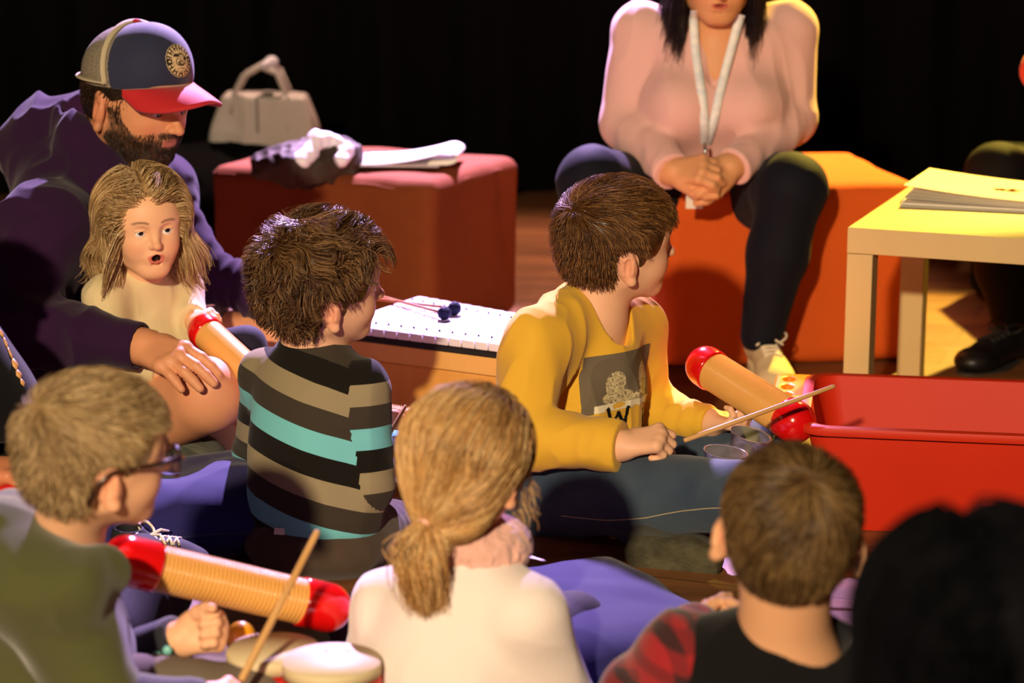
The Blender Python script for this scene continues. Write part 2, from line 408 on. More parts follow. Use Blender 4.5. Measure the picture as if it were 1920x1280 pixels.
def hand(S, W, f, n, L=.14, curl=(.5, .6, .6, .65), thumb=(.6, .3), side=None, spread=1.0, k=.006, c2=1.0, index=None):
    """W wrist, f direction wrist->knuckles, n palm normal. side=+1/-1: which side the thumb is (along n x f)"""
    f = nrm(f); n = nrm(np.asarray(n)-f*(np.asarray(n)@f)); s = np.cross(n, f)*(side or 1)
    W = np.asarray(W, float)
    kn = [W+f*.47*L+s*.155*L*1.0, W+f*.50*L+s*.05*L, W+f*.48*L-s*.055*L, W+f*.44*L-s*.15*L]
    heel = [W+f*.10*L+s*.10*L, W+f*.10*L-s*.09*L]
    S.cap(W-f*.12*L, W+f*.05*L, .145*L, .15*L, k=.02)
    for q in (0, 1, 2, 3):
        a = W+f*.10*L+s*(.09, .03, -.03, -.09)[q]*L
        S.cap(a, kn[q], .095*L, .072*L, k=.010)
        S.ell(kn[q]-n*.012*L, (.066*L,)*3, k=.006)
    S.ell(W+f*.2*L+s*.13*L+n*.05*L, (.11*L,)*3, k=.012)
    tips = []
    for q in range(4):
        ln = (.40, .44, .41, .32)[q]*L; ph = (.46, .30, .24); r0 = (.060, .061, .058, .051)[q]*L
        cu = curl[q] if hasattr(curl, '__len__') else curl
        ang = 0; p = kn[q]; fan = ((1.2, .35, -.45, -1.25)[q])*.12*spread
        rs = (r0, r0*.93, r0*.86, r0*.74)
        for j in range(3):
            ang += cu*(1.25 if j == 0 else (1.45*c2 if j == 1 else .9*c2))
            d = (f*math.cos(ang)+n*math.sin(ang)); d = nrm(d+s*fan*(math.cos(ang) if ang < 1.5 else .1))
            p2 = p+d*ln*ph[j]; S.cap(p, p2, rs[j], rs[j+1], k=.0022 if j else .004); p = p2
        tips.append(p)
    b = W+f*.14*L+s*.16*L+n*.03*L; o, c = thumb
    d0 = nrm(f*.75+s*.75*o+n*(.25+c*.6)); p1 = b+d0*.22*L
    d1 = nrm(f*(1-.2*c)+s*(.45*o-.35*c)+n*(.15+.8*c)); p2 = p1+d1*.18*L
    d2 = nrm(f*(1-.3*c)+s*(.2*o-.75*c)+n*(.1+.9*c)); p3 = p2+d2*.13*L
    S.cap(b, p1, .085*L, .068*L, k=.010); S.cap(p1, p2, .066*L, .060*L, k=.003); S.cap(p2, p3, .060*L, .050*L, k=.003)
    return kn, tips, p3
def limb(S, a, b, c, ra, rb, rc, k=.02):
    S.cap(a, b, ra, rb, k); S.cap(b, c, rb, rc, k)
def cloth_disp(sc=9, amp=.004, seed=0, st=(1, 1, .55), sleeves=(), calm=()):
    """cloth creases: stretched ridge noise, plus rings of folds along given sleeve axes"""
    st = np.asarray(st, float)
    def f(P):
        q = P*st+nvec(P, sc*.6, seed+20)*.03
        n = noise(q, sc, seed); r = 1-np.abs(2*n-1); n2 = noise(q, sc*2.3, seed+5); r2 = 1-np.abs(2*n2-1)
        d = -amp*((r**2)*1.3+.5*r2**2-.6)
        for a, b, rad, fr, am in sleeves:
            a = np.asarray(a, float); b = np.asarray(b, float); ab = b-a; L = np.linalg.norm(ab); t = ((P-a)@ab)/L**2
            dist = np.linalg.norm(P-(a+np.clip(t, 0, 1)[:, None]*ab), axis=1)
            w = np.clip(1-np.maximum(dist-rad, 0)/(rad*.35), 0, 1)*np.clip((t+.05)*8, 0, 1)*np.clip((1.02-t)*8, 0, 1)
            d += am*w*np.sin(2*PI*(t*fr+1.3*noise(P, 14, seed+9)))*(.4+.6*noise(P, 20, seed+11))
        for c, r in calm: d *= np.clip(np.linalg.norm(P-np.asarray(c), axis=1)/r-.35, .08, 1)
        return d
    return f
# ------------------------------------------------------------------ hair
def strands(name, roots, nrmls, dirf, length, m, parent, F, sdf=None, lift=(.004, .010), steps=7, rad=.0006, wav=(0, 1), grav=0.0, gout=None, seed=0, cv=None, avoid=None, extra=None, taper=.25, conv=.0):
    """grow thin tapered locks from roots (world) following dirf(local points)->local direction; kept lying on sdf"""
    rg = np.random.default_rng(seed+5); n = len(roots); P = roots.copy(); pts = [P.copy()]
    L = length if hasattr(length, '__len__') else np.full(n, length)
    st = (L/steps)[:, None]; off = rg.uniform(lift[0], lift[1], n)
    rv = rg.normal(0, 1, (n, 3))
    for i in range(steps):
        t = (i+1)/steps
        D = dirf(F.loc(P)) @ F.R.T
        D = D/(np.linalg.norm(D, axis=1, keepdims=True)+1e-9)
        D = D+nvec(P, wav[1], seed+31)*wav[0]+rv*.07
        D[:, 2] -= grav*t
        D = D/(np.linalg.norm(D, axis=1, keepdims=True)+1e-9)
        P = P+D*st
        if sdf is not None:
            e = .002; d = sdf(P)
            G = np.stack([sdf(P+A(e,0,0))-d, sdf(P+A(0,e,0))-d, sdf(P+A(0,0,e))-d], 1)/e
            G = G/(np.linalg.norm(G, axis=1, keepdims=True)+1e-9)
            tg = off*min(1, t*1.6) if gout is None else off*gout(t)
            wgt = np.where(d < tg, 1.0, (.65 if gout is None else .75*np.clip(F.loc(P)[:, 2]*5+.8, 0, 1)))
            P = P+G*((tg-d)*wgt)[:, None]
        pts.append(P.copy())
    Q = np.stack(pts, 1)
    if avoid is not None:
        bad = avoid(F.loc(Q[:, 1:].reshape(-1, 3))).reshape(n, -1).any(1); Q = Q[~bad]
    build_strands(name, Q, m, parent, rad, seed, taper, extra)
def tubes(pts, rad, seed=0, taper=.25):
    """pts (n, s, 3) -> V, F, attr"""
    rg = np.random.default_rng(seed); n, s, _ = pts.shape
    T = np.gradient(pts, axis=1); T /= np.linalg.norm(T, axis=2, keepdims=True)+1e-9
    up = np.tile(A(.3, .2, .93), (n, s, 1)); a = np.cross(up, T); a /= np.linalg.norm(a, axis=2, keepdims=True)+1e-9; b = np.cross(T, a)
    t = np.linspace(0, 1, s)[None, :, None]; r = rad*rg.uniform(.6, 1.4, (n, 1, 1))*(1-(1-taper)*t**2.2)
    V = np.stack([pts+(a*math.cos(q)+b*math.sin(q))*r for q in (0, 2.094, 4.188)], 2)   # n s 3 3
    V = V.reshape(-1, 3)
    i = np.arange(n)[:, None, None]*s*3; j = np.arange(s-1)[None, :, None]*3; q = np.arange(3)[None, None, :]
    F = np.stack([i+j+q, i+j+(q+1) % 3, i+j+3+(q+1) % 3, i+j+3+q], -1).reshape(-1, 4)
    hv = np.repeat(rg.uniform(0, 1, n), s*3)
    return V, F, hv
def build_strands(name, pts, m, parent, rad, seed, taper=.25, extra=None):
    V, F, hv = tubes(pts, rad, seed, taper); o = len(V)
    if extra is not None:
        V2, F2 = extra; V = np.concatenate([V, V2]); F = np.concatenate([F, F2+o]); hv = np.concatenate([hv, noise(V2, 90, 4)*.5])
    hv = np.clip(hv*.75+.25*noise(V, 45, seed+2), 0, 1)
    return mk_mesh(name, V, F, m, parent, True, {'hv': hv})
def hair_mat(name, dark, mid, light, rough=.38, spec=.45):
    return mat(name, rough=rough, ramp=('hv', [(0, dark), (.45, mid), (1, light)], 'LINEAR'), spec=spec, sheen=0)
def sample_surface(V, F, n, seed=0):
    rg = np.random.default_rng(seed); a, b, c, d = (V[F[:, i]] for i in range(4))
    ar = np.linalg.norm(np.cross(c-a, d-b), axis=1); idx = rg.choice(len(F), n, p=ar/ar.sum())
    u, v = rg.uniform(0, 1, (2, n, 1)); P = (a[idx]*(1-u)+b[idx]*u)*(1-v)+(d[idx]*(1-u)+c[idx]*u)*v
    N = np.cross((c-a)[idx], (d-b)[idx]); N /= np.linalg.norm(N, axis=1, keepdims=True)+1e-12
    return P, N
def scalp(F, thick=.03, front=.0, side=-.12, nape=-.34, ear=True, temple=.20, fx=.36):
    """hair-covered shell of the skull, in head units. front: hairline height, nape: lower edge at the back"""
    S = Shape(); t = thick
    S.ell((-.07, 0, .12), (.455+t, .375+t, .375+t), F=F, k=.04)
    S.ell((.06, 0, .10), (.315+t, .325+t, .33+t), F=F, k=.08)
    S.ell((-.16, 0, -.12), (.32+t*.7, .30+t*.7, .28), F=F, k=.12)
    # face opening: slanting cut in front
    S.ell((.52, 0, front-.42), (fx, .50, .66), F=F, k=.03, m='s')
    S.box((.42, 0, side-.45), (.42-temple+.0, .6, .45), F=F, k=.03, rd=.02, m='s')
    S.box((.0, 0, nape-.4), (.9, .6, .4), F=F, k=.02, rd=.02, m='s')
    if ear:
        for s in (-1, 1): S.ell((-.035, s*.42, -.12), (.125, .16, .165), F=F, k=.02, m='s')
    return S
def short_hair(parent, F, m, thick=.03, front=0, side=-.12, nape=-.34, n=9000, length=.14, top=1.6, whorl=(-.38, .05, .38), fwd=.6, wav=(.35, 22), lift=(.002, .012), rad=.00055, seed=1, temple=.2, down=.35, steps=6, lenf=None, swirl=0.0, core=True):
    S = scalp(F, thick, front, side, nape, temple=temple, fx=.41)
    V, Fq = S.mesh(.0028); P, N = sample_surface(V, Fq, n, seed)
    H = F.sc; wl = A(*whorl)
    def dirf(p):
        d = p-wl; up = A(0, 0, 1); c = np.cross(np.tile(up, (len(p), 1)), d)
        q = d/(np.linalg.norm(d, axis=1, keepdims=True)+.05)
        topw = np.clip((p[:, 2:3]-.15)/.25, 0, 1)
        return q+A(1, 0, -.15)*fwd*topw+A(0, 0, -1)*down*(1-topw)+c*swirl
    pl = F.loc(P); tw = np.clip((pl[:, 2]-.05)/.3, 0, 1)
    L = H*length*(1+(top-1)*tw)*np.random.default_rng(seed).uniform(.7, 1.25, n)
    zm = np.where(pl[:, 0] > .10, side+.02, np.where(pl[:, 0] > -.17, .035, nape-.02))
    low = np.clip((.34-pl[:, 2])*8, 0, 1); cap_ = np.maximum(pl[:, 2]-zm, .035)*H*1.05
    L = np.where(low > .02, np.minimum(L, cap_*low+L*(1-low)), L)
    if lenf: L = L*lenf(pl)
    base = Shape(); base.ops = [o for o in S.ops if o[0] == 'u']
    sd = lambda Q: base.eval(Q)
    def av(p):
        e = ((p[:, 0]+.035)/.115)**2+((np.abs(p[:, 1])-.40)/.13)**2+((p[:, 2]+.10)/.145)**2
        return (e < 1) | ((p[:, 0] > .15) & (p[:, 2] < .11)) | ((p[:, 0] > .06) & (p[:, 2] < side+.02)) | ((p[:, 0] > .22) & (p[:, 2] < front+.02)) | ((p[:, 0] > -.12) & (p[:, 2] < -.12))
    # lie outside the shell, longer hair stands off further
    strands('hair', P-N*.002, N, dirf, L, m, parent, F, sd, lift, steps, rad, wav, 0, None, seed, extra=(V, Fq), avoid=av)
def snap(S, P, d, off=.0008, n=40):
    """slide points along d until they rest on the surface of S"""
    P = np.array(P, float); d = nrm(d)
    for _ in range(n):
        v = S.eval(P)
        if S.disp is not None: v = v+S.disp(P)
        P = P+d*np.clip((v-off)*.8, -.02, .05)[:, None]
    return P
def decal(name, S, org, xd, yd, wd, ht, res, d, colf, parent, rough=.8, off=.0009):
    """printed patch lying on the cloth: colf(u, v)-> (rgb, keep)"""
    nx, ny = int(wd/res), int(ht/res); u, v = np.meshgrid(np.linspace(0, 1, nx+1), np.linspace(0, 1, ny+1), indexing='ij')
    xd, yd = nrm(xd), nrm(yd); P = org+xd*((u-.5)*wd)[..., None]+yd*((v-.5)*ht)[..., None]-nrm(d)*.10
    P = snap(S, P.reshape(-1, 3), d, off); rgb, keep = colf(u.ravel(), v.ravel())
    i, j = np.meshgrid(np.arange(nx), np.arange(ny), indexing='ij'); a = (i*(ny+1)+j).ravel(); F = np.stack([a, a+ny+1, a+ny+2, a+1], 1)
    F = F[keep[F].all(1)]; E1 = np.linalg.norm(P[F[:, 0]]-P[F[:, 2]], axis=1); F = F[E1 < res*6]
    if np.dot(np.cross(xd, yd), d) > 0: F = F[:, ::-1]
    return mk_mesh(name, P, F.copy(), mat('print_'+name, rough=rough, attr='col', spec=.2), parent, True, {'col': rgb})
def shoe(parent, heel, toe, up, wid, m_up, m_sole, laces=None, th=.022, h=.055, name='shoe'):
    heel, toe = np.asarray(heel, float), np.asarray(toe, float); L = np.linalg.norm(toe-heel); f = (toe-heel)/L
    R = frame_from(f, up); F = Frame(heel, R, 1); w_ = wid/2; S = Shape()
    S.ell((w_*.85, 0, h*.62), (w_*.95, w_*.82, h*.68), F=F, k=.02)
    S.ell((L-w_*1.1, 0, h*.38), (w_*1.15, w_*.95, h*.45), F=F, k=.02)
    S.cap((w_*.9, 0, h*.75), (L*.62, 0, h*.45), w_*.72, w_*.80, F=F, k=.025)
    S.cap((w_*.8, 0, h), (w_*.7, 0, h*1.35), w_*.72, w_*.70, F=F, k=.015)
    S.box((L/2, 0, -.05), (L, w_*2, .05), F=F, k=.002, m='s')
    S.cap((w_*.75, 0, h*1.2), (w_*.7, 0, h*2.2), w_*.52, w_*.56, F=F, k=.005, m='s')
    o = shape_obj(name, S, .0028, m_up, parent)
    n = 40; b = MB(); V = []
    for z in (-th, -th*.6, .001, .006):
        for i in range(n):
            a = 2*PI*i/n; x = L/2-math.cos(a)*L/2*1.03; u = x/L
            wl = w_*(.80+.30*math.exp(-((u-.68)/.22)**2)-.10*math.exp(-((u-.4)/.14)**2))
            g = 1.0 if z > -th*.9 else .94
            V.append(F.pt((L/2+(x-L/2)*g, math.copysign(abs(math.sin(a))**.72, math.sin(a))*wl*g*1.06, z)))
    Fc = [(r*n+i, r*n+(i+1) % n, (r+1)*n+(i+1) % n, (r+1)*n+i) for r in range(3) for i in range(n)]+[tuple(reversed(range(n))), tuple(3*n+i for i in range(n))]
    b.put(V, Fc); q = b.build('sole', m_sole, o, True); fix_normals(q); q.data.set_sharp_from_angle(angle=math.radians(45))
    if laces:
        b = MB(); top = lambda x, y: F.pt((x, y, h*.45+w_*.80*math.sqrt(max(1-(y/(w_*.8))**2, .05))*.98+(.62*L-x)/L*h*.45+.003))
        for i in range(4):
            x = L*(.42+.075*i); pts = [top(x+.01*t, y) for t, y in zip(np.linspace(0, 1, 7), np.linspace(-w_*.45, w_*.45, 7))]; b.tube(pts, .0022, 6)
            pts = [top(x+.01-.01*t, y) for t, y in zip(np.linspace(0, 1, 7), np.linspace(-w_*.45, w_*.45, 7))]; b.tube(pts, .0022, 6)
        k0 = top(L*.38, 0)
        for s in (-1, 1):
            pts = [k0+R@A(-.012*math.sin(q)-.004, s*(.022*(1-math.cos(q))), .012*math.sin(q*.8)) for q in np.linspace(0, 2*PI*.97, 16)]
            b.tube(pts, .0024, 6); b.tube([k0, k0+R@A(.02, s*.012, .006), k0+R@A(.03, s*.03, -.004)], .0022, 6)
        b.build('laces', laces, o, True)
    return F
SKIN = dict(rough=.5, attr='col', sss=.12, bump=(500, .0002), spec=.35)
def long_hair(parent, F, m, n=9000, L=1.0, body=None, front=.02, wav=(.25, 16), seed=1, rad=.0007, nape=-.45, lift=(.002, .016), out=.0, curl_end=0, part=.03, side=-.05, comb=1.0):
    S = scalp(F, .03, front, side, nape, ear=False); V, Fq = S.mesh(.003); P, N = sample_surface(V, Fq, n, seed)
    def dirf(p):
        sy = np.sign(p[:, 1]-part); z = p[:, 2]; on = np.clip((z+.05)/.4, 0, 1); fr = np.clip((p[:, 0]-.05)*4, 0, 1)*np.clip((z+.15)*4, 0, 1)*comb
        d = np.stack([-.25*np.clip(p[:, 0]+.2, 0, 1)*on-.15*on-1.2*fr, sy*(.9*on**1.5+out+.5*fr), -1+.55*on+.3*fr], 1); return d
    base = Shape(); base.ops = [o for o in S.ops if o[0] == 'u']+([o for o in body.ops if o[0] == 'u'] if body else [])
    Ls = F.sc*L*np.random.default_rng(seed).uniform(.8, 1.1, n)*np.clip(1+.5*F.loc(P)[:, 2], .7, 1.3)
    strands('hair', P-N*.002, N, dirf, Ls, m, parent, F, lambda Q: base.eval(Q), lift, 12, rad, wav, .15, lambda t: 1, seed, extra=(V, Fq), taper=.4, avoid=lambda p: ((p[:, 0] > .17) & (p[:, 2] < front+.10) & (np.abs(p[:, 1]) < .31)) | ((p[:, 0] > -.08) & (p[:, 2] < -.32) & (np.abs(p[:, 1]) < .27)))
# ================================================================== setting
floor_m = mat('stage_floor_wood', '8a5a34', .42, var=(2.2, .75, '5e3a20', (1, 9, 1)), bump=(60, .0006, (1, 12, 1)), spec=.4)
def plank_lines(m):
    nt = m.node_tree; N, L = nt.nodes, nt.links; b = N['Principled BSDF']; old = b.inputs['Base Color'].links[0].from_socket
    tc = N.new('ShaderNodeTexCoord'); mp = N.new('ShaderNodeMapping'); mp.inputs['Rotation'].default_value = (0, 0, .35)
    L.new(tc.outputs['Object'], mp.inputs[0]); br = N.new('ShaderNodeTexBrick'); L.new(mp.outputs[0], br.inputs['Vector'])
    br.inputs['Scale'].default_value = 1; br.inputs['Brick Width'].default_value = 1.6; br.inputs['Row Height'].default_value = .14
    br.inputs['Mortar Size'].default_value = .002; br.inputs['Color1'].default_value = (1, 1, 1, 1); br.inputs['Color2'].default_value = (.72, .70, .66, 1)
    br.inputs['Mortar'].default_value = (.25, .2, .15, 1)
    mx = N.new('ShaderNodeMix'); mx.data_type = 'RGBA'; mx.blend_type = 'MULTIPLY'; mx.inputs[0].default_value = 1
    L.new(old, mx.inputs[6]); L.new(br.outputs['Color'], mx.inputs[7]); L.new(mx.outputs[2], b.inputs['Base Color'])
plank_lines(floor_m)
fl = MB().box((0, 4.0, -.05), (5, 7.5, .05)).build('floor', floor_m); fl['kind'] = 'structure'
curt = mat('black_curtain', '070607', .9, sheen=.0, spec=.1)
def curtain(name, x0, y0, x1, y1, z1=5.0):
    n = int(math.hypot(x1-x0, y1-y0)/.035); V = []
    dx, dy = (x1-x0)/n, (y1-y0)/n; L = math.hypot(dx, dy); nx, ny = -dy/L, dx/L
    for z in (0.0, 1.2, z1):
        for i in range(n+1):
            a = .055*math.sin(i*.62+.8*math.sin(i*.11))+.02*math.sin(i*1.7+z)
            V.append((x0+dx*i+nx*a, y0+dy*i+ny*a, z))
    m = n+1; F = [(r*m+i, r*m+i+1, (r+1)*m+i+1, (r+1)*m+i) for r in range(2) for i in range(n)]
    o = mk_mesh(name, V, F, curt, None, True); s = o.modifiers.new('s', 'SOLIDIFY'); s.thickness = .01; s.offset = 0
    o['kind'] = 'structure'; return o
curtain('wall_back', -4.9, 7.55, 4.9, 7.55)
curtain('wall_left', -4.8, 2.2, -4.8, 7.5)
curtain('wall_right', 4.8, 7.5, 4.8, 2.2)
# ================================================================== poufs
def pouf(name, p, wdt, dep, h, yaw, m, label, seed=0, soft=.035):
    t = thing(name, label, 'pouf', (p[0], p[1], 0))
    R = np.array(Matrix.Rotation(math.radians(yaw), 3, 'Z')); S = Shape()
    S.box(A(p[0], p[1], h/2), (wdt/2, dep/2, h/2), R, soft, 0)
    S.dmax = .012
    def disp(P):
        q = (P-A(p[0], p[1], 0))@R; top = np.clip((P[:, 2]-h*.75)/(h*.25), 0, 1)
        r = noise(P*A(1, 1, .35), 7, seed); r = 1-np.abs(2*r-1)
        ex = np.minimum(np.abs(np.abs(q[:, 0])-wdt/2+.012), np.abs(np.abs(q[:, 1])-dep/2+.012))
        seam = -.004*np.exp(-((P[:, 2]-h+.03)/.006)**2)
        return .004*r*r-.006*top*noise(P, 5, seed+3)-seam*0
    S.disp = disp
    shape_obj('cover', S, .009, m, t)
    # piping along the top edge
    b = MB(); k = 0
    c = [(-1, -1), (1, -1), (1, 1), (-1, 1)]; e = soft*.72
    pts = []
    for (a0, b0), (a1, b1) in zip(c, c[1:]+c[:1]):
        for u in np.linspace(.04, .96, 14):
            x = (a0+(a1-a0)*u)*(wdt/2-.006); y = (b0+(b1-b0)*u)*(dep/2-.006)
            pts.append(A(p[0], p[1], h-.022-.004*math.sin(u*20+seed))+R@A(x, y, 0))
    pts.append(pts[0]); b.tube(pts, .0045, 6)
    b.build('seam_piping', m, t, True)
    return t
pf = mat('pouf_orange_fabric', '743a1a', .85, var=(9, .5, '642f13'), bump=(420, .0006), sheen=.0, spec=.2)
pf2 = mat('pouf_red_orange_fabric', 'd45a1a', .8, var=(5, .5, 'c24e14'), bump=(400, .0006), sheen=0, spec=.25)
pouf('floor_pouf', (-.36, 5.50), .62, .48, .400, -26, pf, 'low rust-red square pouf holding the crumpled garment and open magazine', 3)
pouf('floor_pouf', (.60, 5.26), .60, .56, .415, 8, pf2, 'bright orange square pouf the woman in pink sits on', 8)
pouf('floor_pouf', (1.50, 5.62), .55, .50, .400, 4, mat('pouf_black_fabric', '0d0b0c', .9, spec=.1), 'black square pouf beyond the pale table under the adult at the right edge', 5)
# ------------------------------------------------------------------ white side table
def side_table():
    a = A(.644, 4.242, 0); b = A(.850, 4.755, 0); e1 = nrm(b-a); e2 = A(e1[1], -e1[0], 0); s = .55
    ctr = a+e1*s/2+e2*s/2; t = thing('side_table', 'pale square side table with thick top and square legs behind the red tub', 'table', ctr)
    m = mat('table_laminate', 'cdb27c', .42, var=(3, .25, 'c0a46c', (1, 8, 1)), spec=.45)
    R = np.stack([e2, e1, A(0,0,1)], 1)
    MB().box(ctr+A(0,0,.425), (s/2, s/2, .025), R).build('tabletop', m, t, bevel=.0015)
    for i in (-1, 1):
        for j in (-1, 1):
            MB().box(ctr+R@A(i*(s/2-.0255), j*(s/2-.0255), .1995), (.025, .025, .1995), R).build('leg', m, t, bevel=.0015)
    return ctr, R
TC, TR = side_table()
paper = mat('paper', 'efe6da', .6, var=(3, .4, 'e3d6c6')); pink_paper = mat('pink_print_paper', 'e9c9a8', .45, var=(14, .5, 'e2a99b'))
def book_leaf(b, c, R, w, d, z, bend, m, th=.0015):
    n = 12; V = []
    for k, dz in enumerate((0, th)):
        for i in range(n+1):
            u = i/n
            for y in (-d/2, d/2): V.append(c+R@A((u-.5)*w, y, z+dz+bend*(1-u)**2))
    F = []
    for i in range(n):
        a = 2*i; F += [(a, a+1, a+3, a+2), (a+2*(n+1), a+2*(n+1)+2, a+2*(n+1)+3, a+2*(n+1)+1)]
        F += [(a, a+2, a+2+2*(n+1), a+2*(n+1)), (a+1, a+1+2*(n+1), a+3+2*(n+1), a+3)]
    F += [(0, 2*(n+1), 2*(n+1)+1, 1), (2*n, 2*n+1, 2*n+1+2*(n+1), 2*n+2*(n+1))]
    b.put(V, F, m)
def table_books():
    Rz = TR@np.array(Matrix.Rotation(math.radians(4), 3, 'Z'))
    c = U(1860, 365, 4.55); c[2] = 0
    t = thing('storybook', 'thin spiral storybook lying flat, lowest on the pale table', 'book', (c[0], c[1], .4505))
    b = MB()
    book_leaf(b, c, Rz, .34, .25, .4508, 0, 0, .003); book_leaf(b, c, Rz, .335, .245, .4545, 0.001, 1, .003)
    b.build('pages', [mat('book_cover_grey', 'b9b19c', .5), paper], t, bevel=0)
    b = MB()
    for i in range(26):
        y = -.11+i*.0088; cc = c+Rz@A(-.168, y, .4555)
        b.tube([cc+Rz@A(math.cos(q)*.005, 0, math.sin(q)*.0045) for q in np.linspace(0, 2*PI, 9)], .0006, 4, caps=False)
    b.build('spiral_binding', mat('wire', 'b8b0a8', .3, metal=.8), t, True)
    c2 = c+TR@A(.01, .015, 0)
    t = thing('storybook', 'open illustrated storybook with a pink and cream drawing, on top of the thin spiral book', 'book', (c2[0], c2[1], .459))
    b = MB(); z = .4590
    for k in range(6): book_leaf(b, c2+TR@A(.002*k, .001*(k % 3), 0), TR, .34-.003*k, .25, z+k*.0016, .006+.0022*k, k % 2, .0009)
    b.build('pages', [paper, mat('page_shadow_paper', 'd8cdb8', .6)], t)
    b = MB(); book_leaf(b, c2+TR@A(.004, 0, 0), TR, .345, .255, z+.0105, .021, 0, .002)
    o = b.build('cover', pink_paper, t)
    # drawing on the cover: a small brown spiky nest
    b = MB(); rg = np.random.default_rng(3)
    cc = c2+TR@A(.02, -.02, 0); zz = z+.0105+.0026+.021*(.44-.0)**2+.0006
    for k in range(70):
        a = rg.uniform(0, 2*PI); r0 = rg.uniform(.0, .02); r1 = r0+rg.uniform(.008, .022)
        p0 = cc+TR@A(math.cos(a)*r0, math.sin(a)*r0*.6, zz); p1 = cc+TR@A(math.cos(a+.2)*r1, math.sin(a+.2)*r1*.6, zz+.0012)
        b.tube([p0, p1], .0006, 4, caps=False)
    b.build('cover_drawing', mat('ink_brown', '8a4f2c', .7), t)
table_books()
# ------------------------------------------------------------------ red storage tub
def tub():
    z1 = .195
    fl_ = U(1500, 795, 3.71); fr_ = U(1925, 832, 3.70); rl_ = U(1545, 700, 4.10)
    a = A(fl_[0], fl_[1], 0); ex = nrm(A(1, -.165, 0)); ey = A(-ex[1], ex[0], 0); W, Dp = .62, .40
    ctr = a+ex*W/2+ey*Dp/2; t = thing('storage_tub', 'large shiny red plastic tub, empty, in front of the pale table', 'tub', ctr)
    red = mat('tub_red_plastic', 'c92d10', .52, spec=.3, var=(3, .3, 'b9280e'), coat=0)
    R = np.stack([ex, ey, A(0,0,1)], 1)
    def ring(hx, hy, z, r, n=6):
        V = []
        for sx, sy, a0 in ((1, 1, 0), (-1, 1, 90), (-1, -1, 180), (1, -1, 270)):
            for i in range(n+1):
                an = math.radians(a0+90*i/n); V.append(ctr+R@A(sx*(hx-r)+r*math.cos(an), sy*(hy-r)+r*math.sin(an), z))
        return V
    b = MB(); hx, hy = W/2, Dp/2
    prof = [(-.055, .004, .03), (-.05, .0, .035), (-.012, z1-.018, .045), (-.012, z1-.016, .045), (.004, z1-.014, .05), (.006, z1-.006, .05), (.004, z1, .05), (-.004, z1+.003, .048), (-.014, z1, .046), (-.017, z1-.012, .045), (-.056, .010, .03)]
    V = []
    for off, z, r in prof: V += ring(hx+off, hy+off, z+.001, r)
    n = 28; F = [(i*n+q, i*n+(q+1) % n, (i+1)*n+(q+1) % n, (i+1)*n+q) for i in range(len(prof)-1) for q in range(n)]
    F += [tuple(reversed(range(n))), tuple((len(prof)-1)*n+q for q in range(n))]
    b.put(V, F); o = b.build('tub_body', red, t, True); o.data.set_sharp_from_angle(angle=math.radians(50))
    # left end handle flange with moulded cut-outs; orange paints in the yellow light
    S = Shape(); org = ctr+R@A(-hx-.012, 0, 0); Fh = Frame(org, R, 1)
    S.box((-.012, .085, z1-.008), (.034, .11, .008), F=Fh, rd=.006, k=0)
    S.box((-.040, .085, z1-.028), (.006, .10, .022), F=Fh, rd=.005, k=.01)
    for y in (.03, .09, .15): S.ell((-.022, y, z1), (.011, .02, .02), F=Fh, k=.004, m='s')
    shape_obj('end_handle', S, .0035, mat('tub_yellow_lit_plastic', 'f08a1c', .3, spec=.5, coat=.3, sss=.3), t, label='moulded end handle, coloured orange for the yellow light on it')
    return ctr, R
tub()
